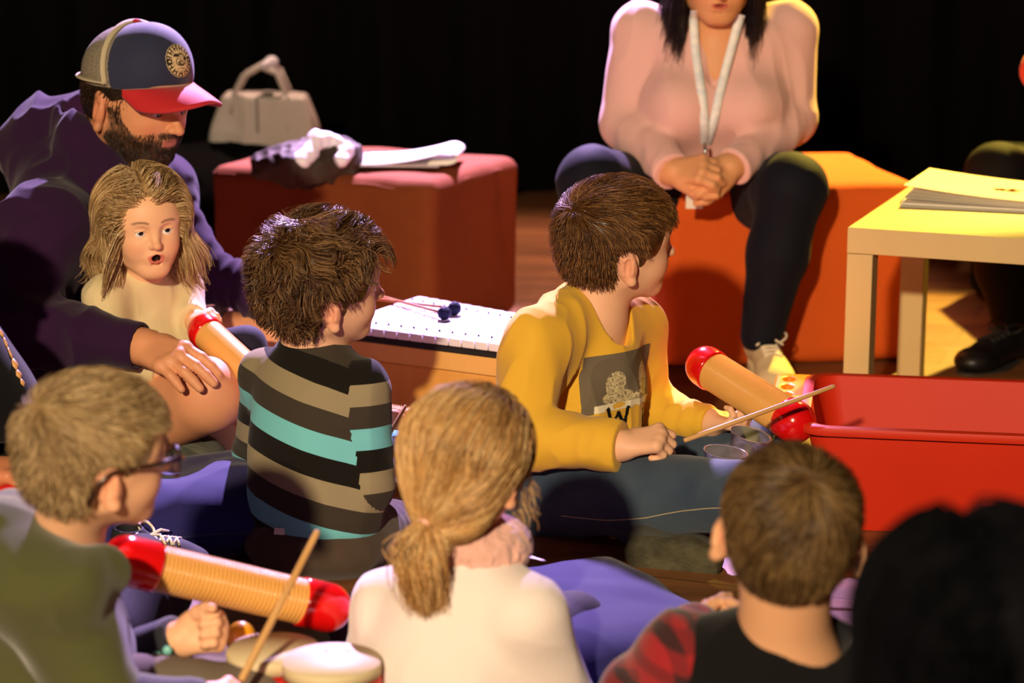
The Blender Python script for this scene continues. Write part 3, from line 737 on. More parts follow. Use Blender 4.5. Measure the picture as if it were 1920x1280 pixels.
# ------------------------------------------------------------------ metallophone
def metallophone():
    p0 = U(943, 640, 4.05); p1 = U(716, 605, 4.18); ex = nrm(A(p0[0]-p1[0], p0[1]-p1[1], 0)); ey = A(-ex[1], ex[0], 0)
    z = .262; a = A(p1[0], p1[1], 0)-ex*.10; L = .485
    R = np.stack([ex, ey, A(0,0,1)], 1); Fm = Frame(a, R, 1)
    t = thing('metallophone', 'wooden box metallophone with bright white metal bars behind the boy in yellow', 'metallophone', Fm.pt((L/2, .13, 0)))
    wd = mat('metallophone_wood', 'd9a04e', .45, var=(4, .45, 'c98a38', (6, 1, 1)), bump=(40, .0003, (1, 1, 9)), spec=.4)
    wd2 = mat('metallophone_rail_wood', 'dfae62', .4, var=(4, .4, 'cf9648', (6, 1, 1)), spec=.4)
    b = MB(); d0, d1 = .012, .215
    # tapered box: left end wide, right end narrow
    zt = z-.065
    V = [Fm.pt((x, y, zz)) for x, y in ((0, d0), (L, d0), (L, .20), (0, .29)) for zz in (0.002, zt)]
    b.put(V, [(0,2,3,1),(2,4,5,3),(4,6,7,5),(6,0,1,7),(1,3,5,7),(0,6,4,2)]); b.build('resonator_box', wd, t, bevel=.004)
    b = MB(); V = [Fm.pt((x, y, zz)) for x, y in ((-.012, 0.004), (L+.012, .004), (L+.012, .21), (-.012, .30)) for zz in (zt+.001, z-.028)]
    b.put(V, [(0,2,3,1),(2,4,5,3),(4,6,7,5),(6,0,1,7),(1,3,5,7),(0,6,4,2)]); b.build('top_frame', wd2, t, bevel=.003)
    b = MB(); V = [Fm.pt((x, y, zz)) for x, y in ((-.004, 0.000), (L+.004, .0), (L+.004, .20), (-.004, .29)) for zz in (z-.0275, z-.012)]
    b.put(V, [(0,2,3,1),(2,4,5,3),(4,6,7,5),(6,0,1,7),(1,3,5,7),(0,6,4,2)]); b.build('rubber_strip', mat('black_rubber', '121010', .7), t, bevel=.002)
    al = mat('aluminium_bar', 'e9e6ea', .35, metal=.15, spec=.6)
    n = 17; w_ = L/n; dark = mat('bar_pin', '1a1a24', .4)
    for i in range(n):
        x = (i+.5)*w_; far = .285-.088*(i/(n-1))+.006; near = -.016+.0*(i/n)
        o = MB().box(Fm.pt((x, (far+near)/2, z-.003)), (w_/2-.0012, (far-near)/2, .0075), R).build('tone_bar', al, t, bevel=.0015)
        for yy in (near+.040, far-.042): MB().lathe([(0, .0022), (.0025, .0024), (.004, .0014)], Fm.pt((x, yy, z+.0045)), (0, 0, 1), 10).build('bar_pin', dark, o, True)
    # oval hand hole with worn edge and a loop handle on the front face
    S = Shape(); hc = Fm.pt((.285, d0-.001, .135))
    hx = nrm(R[:, 0]*.8+A(0,0,-.55)); Rr = np.stack([hx, R[:, 1], np.cross(hx, R[:, 1])], 1)
    S.ell(hc, (.026, .004, .014), Rr, k=0); S.ell(hc-R[:, 1]*.003, (.018, .004, .007), Rr, k=.002, m='s')
    shape_obj('finger_hole', S, .0014, mat('hole_brown', '8f4e1c', .5), t)
    b = MB(); pts = [hc+Rr@A(.024*math.cos(q)+.006, -.006-.010*math.sin(q) if False else -.006, .022*math.sin(q)+.004) for q in np.linspace(-1.2, 1.9, 16)]
    b.tube(pts, .0022, 6); b.build('cord_loop', mat('cord_brown', '9a5a22', .8), t, True)
    # two mallets resting on the bars
    for (hx_, hy_), (tx, ty), lab in (((833, 583), (700, 552), 'front one of two dark-headed wooden mallets on the white bars'), ((852, 574), (728, 563), 'rear one of two dark-headed wooden mallets on the white bars')):
        # find world point at bar height
        h_ = FZ(hx_, hy_+4, z+.018); g_ = FZ(tx, ty, z+.012); d = nrm(g_-h_)
        mt = thing('mallet', lab, 'mallet', h_-A(0, 0, .013), 'pair of mallets on the metallophone')
        MB().tube([h_, h_+d*.13, h_+d*.26], [.0030, .0030, .0033], 8).build('shaft', mat('mallet_wood', 'd08a52', .5), mt, True)
        S = Shape(); S.ell(h_, (.0135,)*3, k=0); S.disp = lambda P, h_=h_: .0006*np.sin((P[..., 2]-h_[2])*900+8*noise(P, 200, 2)); S.dmax = .001
        shape_obj('wound_head', S, .0018, mat('navy_yarn', '141a3c', .75, bump=(300, .0006), spec=.4), mt)
    return Fm
metallophone()
# ------------------------------------------------------------------ guiros
g_red = mat('guiro_red_lacquer', 'd40f10', .16, spec=.6, coat=.6); g_wood = mat('guiro_pale_wood', 'e0a95a', .32, spec=.5, coat=.25, var=(20, .3, 'd4994a'))
def guiro(a, b, r, label, ribs=46, cap=.2, smooth_side=False, ribfrac=(.0, 1.0), group=None):
    """a, b: outer tips of the two rounded red ends"""
    a, b = np.asarray(a, float), np.asarray(b, float); L = np.linalg.norm(b-a); d = (b-a)/L; c = L*cap
    t = thing('guiro', label, 'guiro', (a+b)/2, group)
    prof = []; L0, L1 = c*.92, L-c*.92
    m = ribs*6
    for i in range(m+1):
        x = L0+(L1-L0)*i/m; u = i/m
        on = 1 if (not smooth_side and .02 < u < .98) else 0
        prof.append((x, r*.94-on*r*.12*(.5-.5*math.cos(2*PI*i/6))))
    MB().lathe(prof, a, d, 72).build('ribbed_tube', g_wood, t, True)
    for q, (o, dd) in enumerate(((a, d), (b, -d))):
        pr = [(0, .0008)]
        for k in range(1, 15):
            an = k/14*PI/2; pr.append((r*1.02*(1-math.cos(an)), r*1.02*math.sin(an)))
        pr += [(c-.004, r*1.015), (c-.001, r*1.0), (c, r*.93)]
        MB().lathe(pr, o, dd, 56).build('red_end', g_red, t, True)
    return t
def stick(a, b, r0, r1, label):
    a, b = np.asarray(a, float), np.asarray(b, float); t = MB(); L = np.linalg.norm(b-a)
    pts = [a+(b-a)*u for u in (0, .006, .02, .5, .98, .994, 1)]; rr = [r0*.6, r0*.9, r0, (r0+r1)/2, r1, r1*.85, r1*.5]
    o = t.tube(pts, rr, 14).build('guiro_stick', mat('stick_wood', 'cf9f62', .5, var=(14, .5, 'b98544', (1, 1, 1))), None, True, org=a)
    tag(o, label, 'stick'); return o
guiro(U(1299, 672, 3.97), U(1517, 808, 3.73), .0375, 'ribbed wooden guiro with red rounded ends held by the boy in yellow', cap=.19, ribs=64)
guiro(U(192, 1040, 2.80), U(655, 1148, 2.93), .0335, 'large ribbed wooden guiro with red ends held by the boy in glasses', cap=.21, ribs=38)
guiro(U(366, 604, 4.02), U(500, 728, 3.86), .0315, 'smooth side of a wooden guiro with red ends on the toddler\'s lap', cap=.2, smooth_side=True)
guiro(U(632, 770, 3.84), U(850, 808, 3.84), .0315, 'wooden guiro in front of the boy in the striped jumper', cap=.2, ribs=42)
guiro(U(12, 950, 3.2), U(100, 905, 3.25)+A(.12,.15,.0), .034, 'red end of a guiro in the hand at the left edge of the photo', cap=.3, ribs=30) if False else None
stick(U(1282, 826, 3.60), U(1566, 723, 3.66), .0045, .0038, 'long thin pale stick in the hand of the boy in yellow')
stick(U(452, 1276, 2.68), U(596, 994, 2.80), .0052, .0045, 'thin pale stick crossing the large guiro of the boy in glasses')
stick(U(716, 838, 3.60), U(761, 760, 3.66), .0042, .0030, 'short visible pale stick in the hand of the boy in stripes')
# ------------------------------------------------------------------ cushions
def cushion(c, wx, wy, h, yaw, label, seed):
    t = thing('floor_cushion', label, 'cushion', (c[0], c[1], 0)); R = np.array(Matrix.Rotation(math.radians(yaw), 3, 'Z'))
    n = 90; V = []; F = []
    for sgn in (1, -1):
        for i in range(n+1):
            for j in range(n+1):
                u, v = 2*i/n-1, 2*j/n-1
                e = max((1-u**4)*(1-v**4), 0)**.55; pin = 1-.08*(1-abs(u))*abs(v)-.08*(1-abs(v))*abs(u)
                x, y = u*wx/2*(pin+.03*abs(u*v)), v*wy/2*(pin+.03*abs(u*v))
                p = A(c[0], c[1], 0)+R@A(x, y, 0); nn = noise((p*A(1, 1, 0))[None]*A(1, .5, 1)+.02, 9, seed)[0]; n2 = noise(p[None], 22, seed+1)[0]
                z = h*.45+sgn*h*.5*e*(1-.0*nn); z += (sgn > 0)*e*(.018*(1-abs(2*nn-1))-.010+.006*n2)
                V.append((p[0], p[1], max(z, .002)))
    m = (n+1)**2
    for i in range(n):
        for j in range(n):
            a = i*(n+1)+j; F.append((a, a+n+1, a+n+2, a+1)); F.append((m+a, m+a+1, m+a+n+2, m+a+n+1))
    mk_mesh('cover', V, np.array(F), mat('navy_cushion_cotton', '25225a', .85, sheen=.1, bump=(500, .0003), spec=.2), t)
    b = MB(); pts = []
    for (a0, b0), (a1, b1) in zip([(-1,-1),(1,-1),(1,1),(-1,1)], [(1,-1),(1,1),(-1,1),(-1,-1)]):
        for s in np.linspace(0, 1, 20)[:-1]:
            u, v = a0+(a1-a0)*s, b0+(b1-b0)*s; pin = 1-.08*(1-abs(u))*abs(v)-.08*(1-abs(v))*abs(u)
            pts.append(A(c[0], c[1], max(h*.45, .006))+R@A(u*wx/2*(pin+.03*abs(u*v)), v*wy/2*(pin+.03*abs(u*v)), 0))
    pts.append(pts[0]); b.tube(pts, .004, 6); b.build('edge_seam', mat('navy_seam', '26245a', .8), t, True)
    return t
# ================================================================== boy in yellow
denim = mat('blue_denim', '2c3a4c', .85, var=(7, .55, '4c5a62'), bump=(900, .0004), sheen=.15, spec=.2)
white_lace = mat('cream_laces', 'e6d9bc', .8); rub = mat('worn_grey_sole', '5a5540', .8, var=(30, .8, '3a3629'), bump=(160, .0016), spec=.25)
def boy_yellow():
    t = thing('person', 'child with short brown hair in yellow top and jeans, cross-legged, scraping a guiro', 'person', U(1050, 1010, 3.75)*A(1,1,0))
    S = Shape(); H = .209; R = rotm(14, -1, 9); C = U(1163, 452, 3.87)
    F = head(S, C, R, H)
    nb = U(1112, 600, 3.88); ch = U(1105, 700, 3.90); pel = U(1040, 925, 3.82)
    S.cap(F.pt((-.12, 0, -.20)), nb, .050, .054, k=.03); S.cap(nb, ch, .055, .06, k=.03)
    S.ell(ch, (.07, .09, .10), rotm(-30), k=.03); S.ell(pel, (.06, .08, .06), k=.04); S.cap(ch, pel, .06, .06, k=.03)
    rs, re, rw = U(1012, 640, 3.77), U(972, 818, 3.70), U(1165, 836, 3.62)
    ls, le, lw = U(1190, 612, 3.98), U(1206, 765, 3.99), U(1332, 792, 3.90)
    for a, b, c in ((rs, re, rw), (ls, le, lw)): limb(S, a, b, c, .032, .028, .023)
    hand(S, rw, U(1262, 815, 3.60)-rw, A(.1, .5, -1), .140, curl=(.75, .95, 1.0, 1.0), thumb=(.35, .8), side=-1)
    hand(S, lw, A(.66, -.62, .12), A(.15, .1, 1), .130, curl=(.72, .74, .76, .80), thumb=(.9, .3), side=1, spread=.3)
    shape_obj('body', S, .0023, mat('skin', **SKIN), t, skin_attr(F, 'e9b48c', brow='7a4e2c'))
    eyes(t, F, '4a2f1c')
    short_hair(t, F, hair_mat('hair_brown', '22140a', '5c3a1c', 'a5743f'), thick=.030, n=15000, length=.11, top=1.7, whorl=(-.36, -.10, .34), fwd=.9, front=.13, side=-.06, nape=-.25, temple=.14, seed=4, wav=(.35, 26), lift=(.002, .013), rad=.00050)
    Rt = rotm(-32, 0, 0); J = Shape()
    J.ell(U(1112, 690, 3.90), (.082, .105, .10), Rt, k=.05); J.ell(U(1100, 760, 3.88), (.090, .106, .10), Rt, k=.05)
    J.ell(U(1082, 850, 3.85), (.092, .112, .075), Rt, k=.05)
    J.cap(U(1055, 615, 3.84), U(1160, 605, 3.95), .050, .048, k=.05)
    J.cap(rs, U(1090, 595, 3.87), .050, .045, k=.04); J.cap(ls, U(1130, 595, 3.9), .042, .042, k=.04)
    J.chain([rs, re], [.058, .053], k=.03); J.cap(re, rw, .050, .036, k=.02)
    J.chain([ls, le], [.046, .043], k=.03); J.cap(le, lw, .043, .031, k=.02)
    J.cap(nb+A(-.012, .01, .012), nb-A(0, 0, .05), .062, .072, k=.03)
    J.cap(nb+A(.026, -.016, .07), nb+A(.036, -.034, -.022), .057, .036, k=.006, m='s')
    J.cut(rw, rw-re, .06); J.cut(lw, lw-le, .05)
    J.disp = cloth_disp(11, .0085, 3, (1, 1, .42), [(re, rw, .042, 2.7, .0012), (le, lw, .036, 4, .002)]); J.dmax = .016
    shape_obj('long_sleeved_top', J, .0030, mat('yellow_jersey', 'dfac34', .85, bump=(700, .0002), sheen=.15, spec=.2), t)
    # printed panel: grey block, pale blotches, a black W and part of the next letter
    gray, cream, blk, wht = A(*lin('6b5f4c')), A(*lin('cbb98a')), A(*lin('15130f')), A(*lin('e8dcb8'))
    def art(u, v):
        c = np.tile(gray, (len(u), 1)); P = np.stack([u*6, v*5, u*0], 1); n = noise(P, 3.0, 9)
        keep = (v > .36) & (u > .02) | ((v > .26) & (u < .12))
        for cu, cv, ru, rv in ((.38, .60, .12, .17), (.42, .44, .2, .09), (.80, .62, .10, .20), (.72, .40, .14, .08)):
            e = ((u-cu)/ru)**2+((v-cv)/rv)**2; k = (e < 1) & (np.abs((n*6) % 1-.5) > .13); c[k] = cream
        low = (v > .27) & (v <= .37) & (u > .12) & (n > .35); c[low] = wht; keep |= low
        def seg(x0, y0, x1, y1, w_):
            dx, dy = (x1-x0), (y1-y0); t_ = np.clip(((u-x0)*dx+(v-y0)*dy)/(dx*dx+dy*dy), 0, 1); return np.hypot(u-x0-t_*dx, v-y0-t_*dy) < w_
        W_ = seg(.30, .30, .36, .06, .028) | seg(.36, .06, .44, .24, .022) | seg(.44, .24, .54, .04, .028) | seg(.54, .04, .56, .28, .024)
        W_ |= seg(.80, .22, .88, .04, .024) | seg(.88, .04, .94, .10, .02)
        c[W_] = blk; keep |= W_
        return c, keep
    fx = rotm(-52)[:, 1]*1.0
    decal('shirt_print', J, U(1143, 729, 3.86), fx, A(.10, 0, 1), .178, .142, .0014, A(-.45, .86, -.15), art, t)
    # jeans
    T = Shape(); rh, rk, ra = U(1050, 925, 3.76), U(1385, 925, 3.50), U(1200, 985, 3.68)
    lh, lk, la = U(1100, 900, 3.92), U(1420, 845, 3.92), U(1290, 985, 3.66)
    T.ell(pel-A(0,0,.01), (.11, .115, .075), k=.04); T.chain([rh, rk], [.075, .052], k=.03); T.cap(rk, ra, .048, .038, k=.02)
    T.chain([lh, lk], [.070, .052], k=.03); T.cap(lk, la, .052, .040, k=.02)
    T.disp = cloth_disp(8, .006, 21, (.5, 1, 1)); T.dmax = .012
    T.cut(la, la-lk, .05)
    shape_obj('jeans', T, .0038, denim, t)
    b = MB(); pts = snap(T, [rh+(rk-rh)*u+A(0, -.09, -.012-.01*math.sin(u*5)) for u in np.linspace(0, .95, 40)], A(0, 1, .05), .0008)
    b.tube(list(pts), .0011, 5); b.build('seam_stitching', mat('pale_thread', 'a99b7c', .8), t, True)
    # shoe, sole towards the camera
    shoe(t, U(1176, 1028, 3.56), U(1352, 1060, 3.52), A(.02, 1, .30), .080, mat('canvas_dark', '3b3a34', .8), rub, None, th=.020, h=.045)
# ================================================================== boy in striped jumper
def boy_stripes():
    t = thing('person', 'child with wavy brown hair in a teal, tan and black striped jumper, seen from behind', 'person', U(600, 1050, 3.56)*A(1,1,0))
    S = Shape(); H = .203; R = rotm(17, 0, 13); C = U(612, 530, 3.60); F = head(S, C, R, H)
    nb, ch, pel = U(588, 668, 3.62), U(590, 790, 3.60), U(592, 985, 3.57)
    S.cap(F.pt((-.14, 0, -.20)), nb, .045, .050, k=.03); S.cap(nb, ch, .05, .06, k=.03)
    Rt = rotm(55); S.ell(ch, (.06, .09, .1), Rt, k=.03); S.cap(ch, pel, .06, .06, k=.03)
    rs, re, rw = U(676, 735, 3.55), U(690, 908, 3.53), U(738, 838, 3.68)
    ls, le, lw = U(500, 705, 3.68), U(488, 850, 3.78), U(620, 870, 3.88)
    for a, b, c in ((rs, re, rw), (ls, le, lw)): limb(S, a, b, c, .028, .026, .021)
    hand(S, rw, U(742, 806, 3.70)-rw, A(-.4, .8, .2), .115, curl=(1.0, 1.1, 1.1, 1.1), thumb=(.4, .6), side=-1)
    hand(S, lw, U(660, 840, 3.87)-lw, A(.2, .3, .8), .115, curl=(.6, .7, .7, .7), side=1)
    shape_obj('body', S, .0024, mat('skin', **SKIN), t, skin_attr(F, 'e8b48e', brow='4a2f1c'))
    eyes(t, F, '3a2a1c')
    short_hair(t, F, hair_mat('hair_dark_brown', '1c1109', '543820', 'a37c52', .3), thick=.045, n=15000, length=.24, top=1.3, whorl=(-.30, 0, .36), fwd=.55, front=.14, side=-.04, nape=-.34, temple=.10, seed=6, wav=(1.35, 36), lift=(.004, .024), rad=.00060, steps=9)
    J = Shape()
    J.ell(U(590, 775, 3.60), (.085, .118, .115), Rt, k=.05); J.ell(U(588, 880, 3.58), (.090, .122, .11), Rt, k=.05)
    J.ell(U(592, 955, 3.57), (.092, .124, .075), Rt, k=.04)
    J.cap(rs, nb+A(0,0,-.02), .045, .045, k=.04); J.cap(ls, nb+A(0,0,-.02), .042, .045, k=.04)
    J.cap(rs, re, .048, .044, k=.018); J.cap(re, rw, .042, .030, k=.015); J.cap(ls, le, .045, .042, k=.025); J.cap(le, lw, .042, .03, k=.015)
    J.cap(nb+A(-.002, -.006, .000), nb-A(0, 0, .04), .056, .07, k=.02)
    J.cap(nb+A(.004, .004, .03), nb+A(.004, .004, -.02), .050, .048, k=.004, m='s')
    J.cut(rw, rw-re, .045); J.cut(lw, lw-le, .045); J.box(U(600, 1066, 3.57)-A(0,0,.06), (.3, .3, .06), k=.01, rd=.005, m='s') 
    J.disp = cloth_disp(6.5, .006, 13, (1, 1, .6), [(rs, re, .045, 4, .0015), (re, rw, .035, 5, .002)]); J.dmax = .012
    armS, torS = Shape(), Shape(); armS.cap(rs, re, .048, .044); torS.ops = [o for o in J.ops[:3]]
    nst = nrm(A(.27, .02, 1)); P0 = U(598, 662, 3.56)
    def stripes(V):
        u = (P0-V)@nst; ax = re-rs; tt = ((V-rs)@ax)/(ax@ax); dist = np.linalg.norm(V-(rs+np.clip(tt, 0, 1)[:, None]*ax), axis=1)
        nn = nrm(ax+A(.0, .0, 0)); ua = (V-rs)@nn+.058
        ax2 = rw-re; t2 = ((V-re)@ax2)/(ax2@ax2); d2 = np.linalg.norm(V-(re+np.clip(t2, 0, 1)[:, None]*ax2), axis=1)
        arm = ((armS.eval(V) < torS.eval(V)-.001) & (V[:, 0] > rs[0]-.016)) | (d2 < .044); u2 = np.where(arm, ua, u)
        u2 = np.where(d2 < .046, .165+np.clip(t2, 0, 1)*.1, u2) if False else u2
        return {'stripe': np.clip(u2/.36, 0, .999)}
    cyc = ['17140f', '8f8264', '3a332a', '70bcc0']; el = [(0, '3b342b')]; wv = .0358
    for i in range(10): el.append(((.004+i*wv)/.36, cyc[i % 4]) if i < 9 else ((.325)/.36, '3b342b'))
    el += [(.336/.36, '70bcc0'), (.344/.36, '3b342b')]
    shape_obj('striped_jumper', J, .0030, mat('striped_knit', rough=.9, ramp=('stripe', el), bump=(800, .0003), sheen=.08, spec=.15), t, stripes)
    # ribbed collar and its teal trim
    ax = nrm(nb-ch+A(0, .02, 0)); cR = frame_from(A(.3, .9, .0), nrm(A(.02, -.08, 1)))
    for nm, rr, z, th, col in (('collar', .053, .010, .0085, '3f382f'), ('collar_trim', .0600, -.004, .0045, '70bcc0')):
        b = MB(); pts = [nb+cR@A(math.cos(q)*rr*1.0, math.sin(q)*rr*1.08, z) for q in np.linspace(0, 2*PI, 40)]; b.tube(pts, th, 10, flat=1.4, caps=False)
        b.build(nm, mat(nm+'_knit', col, .9, bump=(900, .0004), sheen=.2), t, True)
    T = Shape(); T.ell(U(595, 1015, 3.57), (.115, .13, .062), Rt, k=.03)
    for h_, k_, a_ in ((U(650, 1010, 3.56), U(800, 990, 3.80), U(650, 985, 3.95)), (U(540, 990, 3.62), U(500, 930, 3.98), U(640, 960, 4.02))):
        T.chain([h_, k_], [.07, .052], k=.03); T.cap(k_, a_, .05, .04, k=.02)
    T.disp = cloth_disp(9, .006, 31); T.dmax = .012
    shape_obj('trousers', T, .0042, mat('brown_trousers', '4a3d31', .9, bump=(500, .0004), sheen=.2, spec=.15), t)
    b = MB(); c = snap(J, [U(520, 1027, 3.40)], A(0, 1, 0), .001)[0]
    b.box(c, (.014, .001, .006), frame_from(A(1, .15, -.15), A(0, -.2, 1))); b.build('care_label', mat('white_label', 'd8d4c4', .7), t)
# ================================================================== man in the cap
hoodie_m = mat('plum_hoodie_fleece', '2d1333', .9, bump=(600, .0004), sheen=.10, spec=.15)
shorts_m = mat('grey_shorts', '8d8072', .9, bump=(500, .0004), sheen=.1)
def trucker_cap(t, F):
    F = Frame(F.pt((.012, 0, .065)), F.R@np.array(Matrix.Rotation(math.radians(-12), 3, 'Y')), F.sc*.955)
    H = F.sc; r = t
    cap = Shape(); c0 = (-.045, 0, .145)
    def crown(front):
        K = Shape(); K.ell((-.055, 0, .12), (.495, .415, .41), F=F, k=.05)
        K.ell((.12, 0, .22), (.32, .33, .335), F=F, k=.08)
        Tl = frame_from(A(1, 0, .10), A(0, 0, 1)); K.box((0, 0, -.46), (1, 1, .5), R=np.eye(3), F=F, k=.01, rd=.01, m='s')
        n = A(1, 0, .22); n = nrm(n)
        K.box(A(.02, 0, .2)+(-n if front else n)*.6+A(0, 0, 0), (.6, 1, 1), R=frame_from(n, A(0,0,1)), F=F, k=.004, rd=.002, m='s')
        return K
    f_ = crown(True); fo = shape_obj('cap_front_panel', f_, .0028, mat('cap_navy_twill', '1f2340', .8, bump=(900, .0004), sheen=.25), t)
    b_ = crown(False); bo = shape_obj('cap_back_mesh', b_, .0032, mat('cap_cream_mesh', '8f8470', .85, var=(260, .7, '5d564a'), bump=(330, .0012)), t)
    # cream edge bands of the mesh
    b = MB(); pts = []
    n = nrm(A(1, 0, .22))
    for q in np.linspace(-.15, PI+.15, 40):
        y = math.cos(q); z = math.sin(q); pts.append(F.pt((.02-.22*(.62*z-.05)*.9, .46*y, .06+.50*z)))
    pts = [p+(F.o-p)*.0 for p in pts]; full = Shape(); full.ops = [o for o in f_.ops+b_.ops if o[0] == 'u']
    cen = F.pt((-.04, 0, .1)); P = np.array(pts)
    for _ in range(30): P = P-((full.eval(P)-.0012)*.7)[:, None]*((P-cen)/np.linalg.norm(P-cen, axis=1, keepdims=True))
    keep = [p for p in P if F.loc(p)[2] > .045]; b.tube(keep, .0055, 8, flat=.4); 
    P = np.array([F.pt((-.05-.5*math.cos(q), .5*math.sin(q), .085)) for q in np.linspace(-1.75, 1.75, 50)])
    for _ in range(30): P = P-((full.eval(P)-.0012)*.7)[:, None]*((P-cen)/np.linalg.norm(P-cen, axis=1, keepdims=True))
    b.tube(list(P), .0075, 8, flat=.35, up=F.R[:, 2]); b.build('cream_band', mat('cap_cream_band', 'b8a98a', .85), bo, True)
    # visor
    n1, n2 = 28, 12; V = []
    for k in (0, 1):
        for i in range(n1+1):
            u = 2*i/n1-1; a = u*1.22
            base = A(.02+.425*math.cos(a), .40*math.sin(a), .082-.035*u*u)
            ln = .36*(1-u*u)**.5; dr = -.15*abs(u)**1.3*(1-u*u)**.25
            for j in range(n2+1):
                v = j/n2; p = base+A(1, u*.10, -.10)*ln*v+A(0, 0, dr*v**.8-.05*v*v)+A(0, 0, -.022*k)
                V.append(F.pt(p))
    m = (n1+1)*(n2+1); Fc = []
    for i in range(n1):
        for j in range(n2):
            a = i*(n2+1)+j; Fc += [(a, a+n2+1, a+n2+2, a+1), (m+a, m+a+1, m+a+n2+2, m+a+n2+1)]
    for i in range(n1): a = i*(n2+1)+n2; Fc.append((a, a+n2+1, m+a+n2+1, m+a)); a = i*(n2+1); Fc.append((a, m+a, m+a+n2+1, a+n2+1))
    v = mk_mesh('cap_visor', V, Fc, mat('cap_red_visor', 'b8141c', .75, sheen=.2, bump=(800, .0003)), t, True); fix_normals(v)
    MB().lathe([(0, .0001), (.001, .006), (.004, .0085), (.007, .006), (.009, .0005)][::1], F.pt((-.055, 0, .535)), F.R[:, 2], 16).build('cap_button', mat('cap_red_button', 'a5201c', .8), t, True)
    cream, dk = A(*lin('d8bf92')), A(*lin('2a2018'))
    def badge(u, v):
        x, y = u*2-1, v*2-1; rr = np.hypot(x, y); an = np.arctan2(y, x); c = np.tile(cream, (len(u), 1))
        ring = (rr > .60) & (rr < .90); gl = (np.sin(an*22) > .35) | (np.abs(rr-.75) < .04)*(np.sin(an*11) > 0)
        c[ring & gl] = dk; c[(rr > .90) & (rr < .95)] = dk
        side = ring & ((np.abs(an) < .22) | (np.abs(np.abs(an)-PI) < .22)); c[side] = dk; c[side & (np.abs(rr-.75) < .08) & (np.abs(y) < .07)] = cream
        nn = noise(np.stack([u*9, v*9, u*0], 1), 1, 4); c[(rr < .55) & (np.abs(nn-.5) < .06)] = dk
        c[(np.abs(np.hypot(x+.1, y-.05)-.33) < .035) & (x < .2)] = dk
        c[(np.abs(np.hypot(x-.12, y+.05)-.20) < .03) & (y < .15)] = dk
        return c, rr < 1
    decal('cap_badge', f_, F.pt((.5, 0, .29)), -F.R[:, 1], F.R[:, 2], .064, .064, .0009, -nrm(F.R@A(1, 0, .15)), badge, fo, off=.0018)
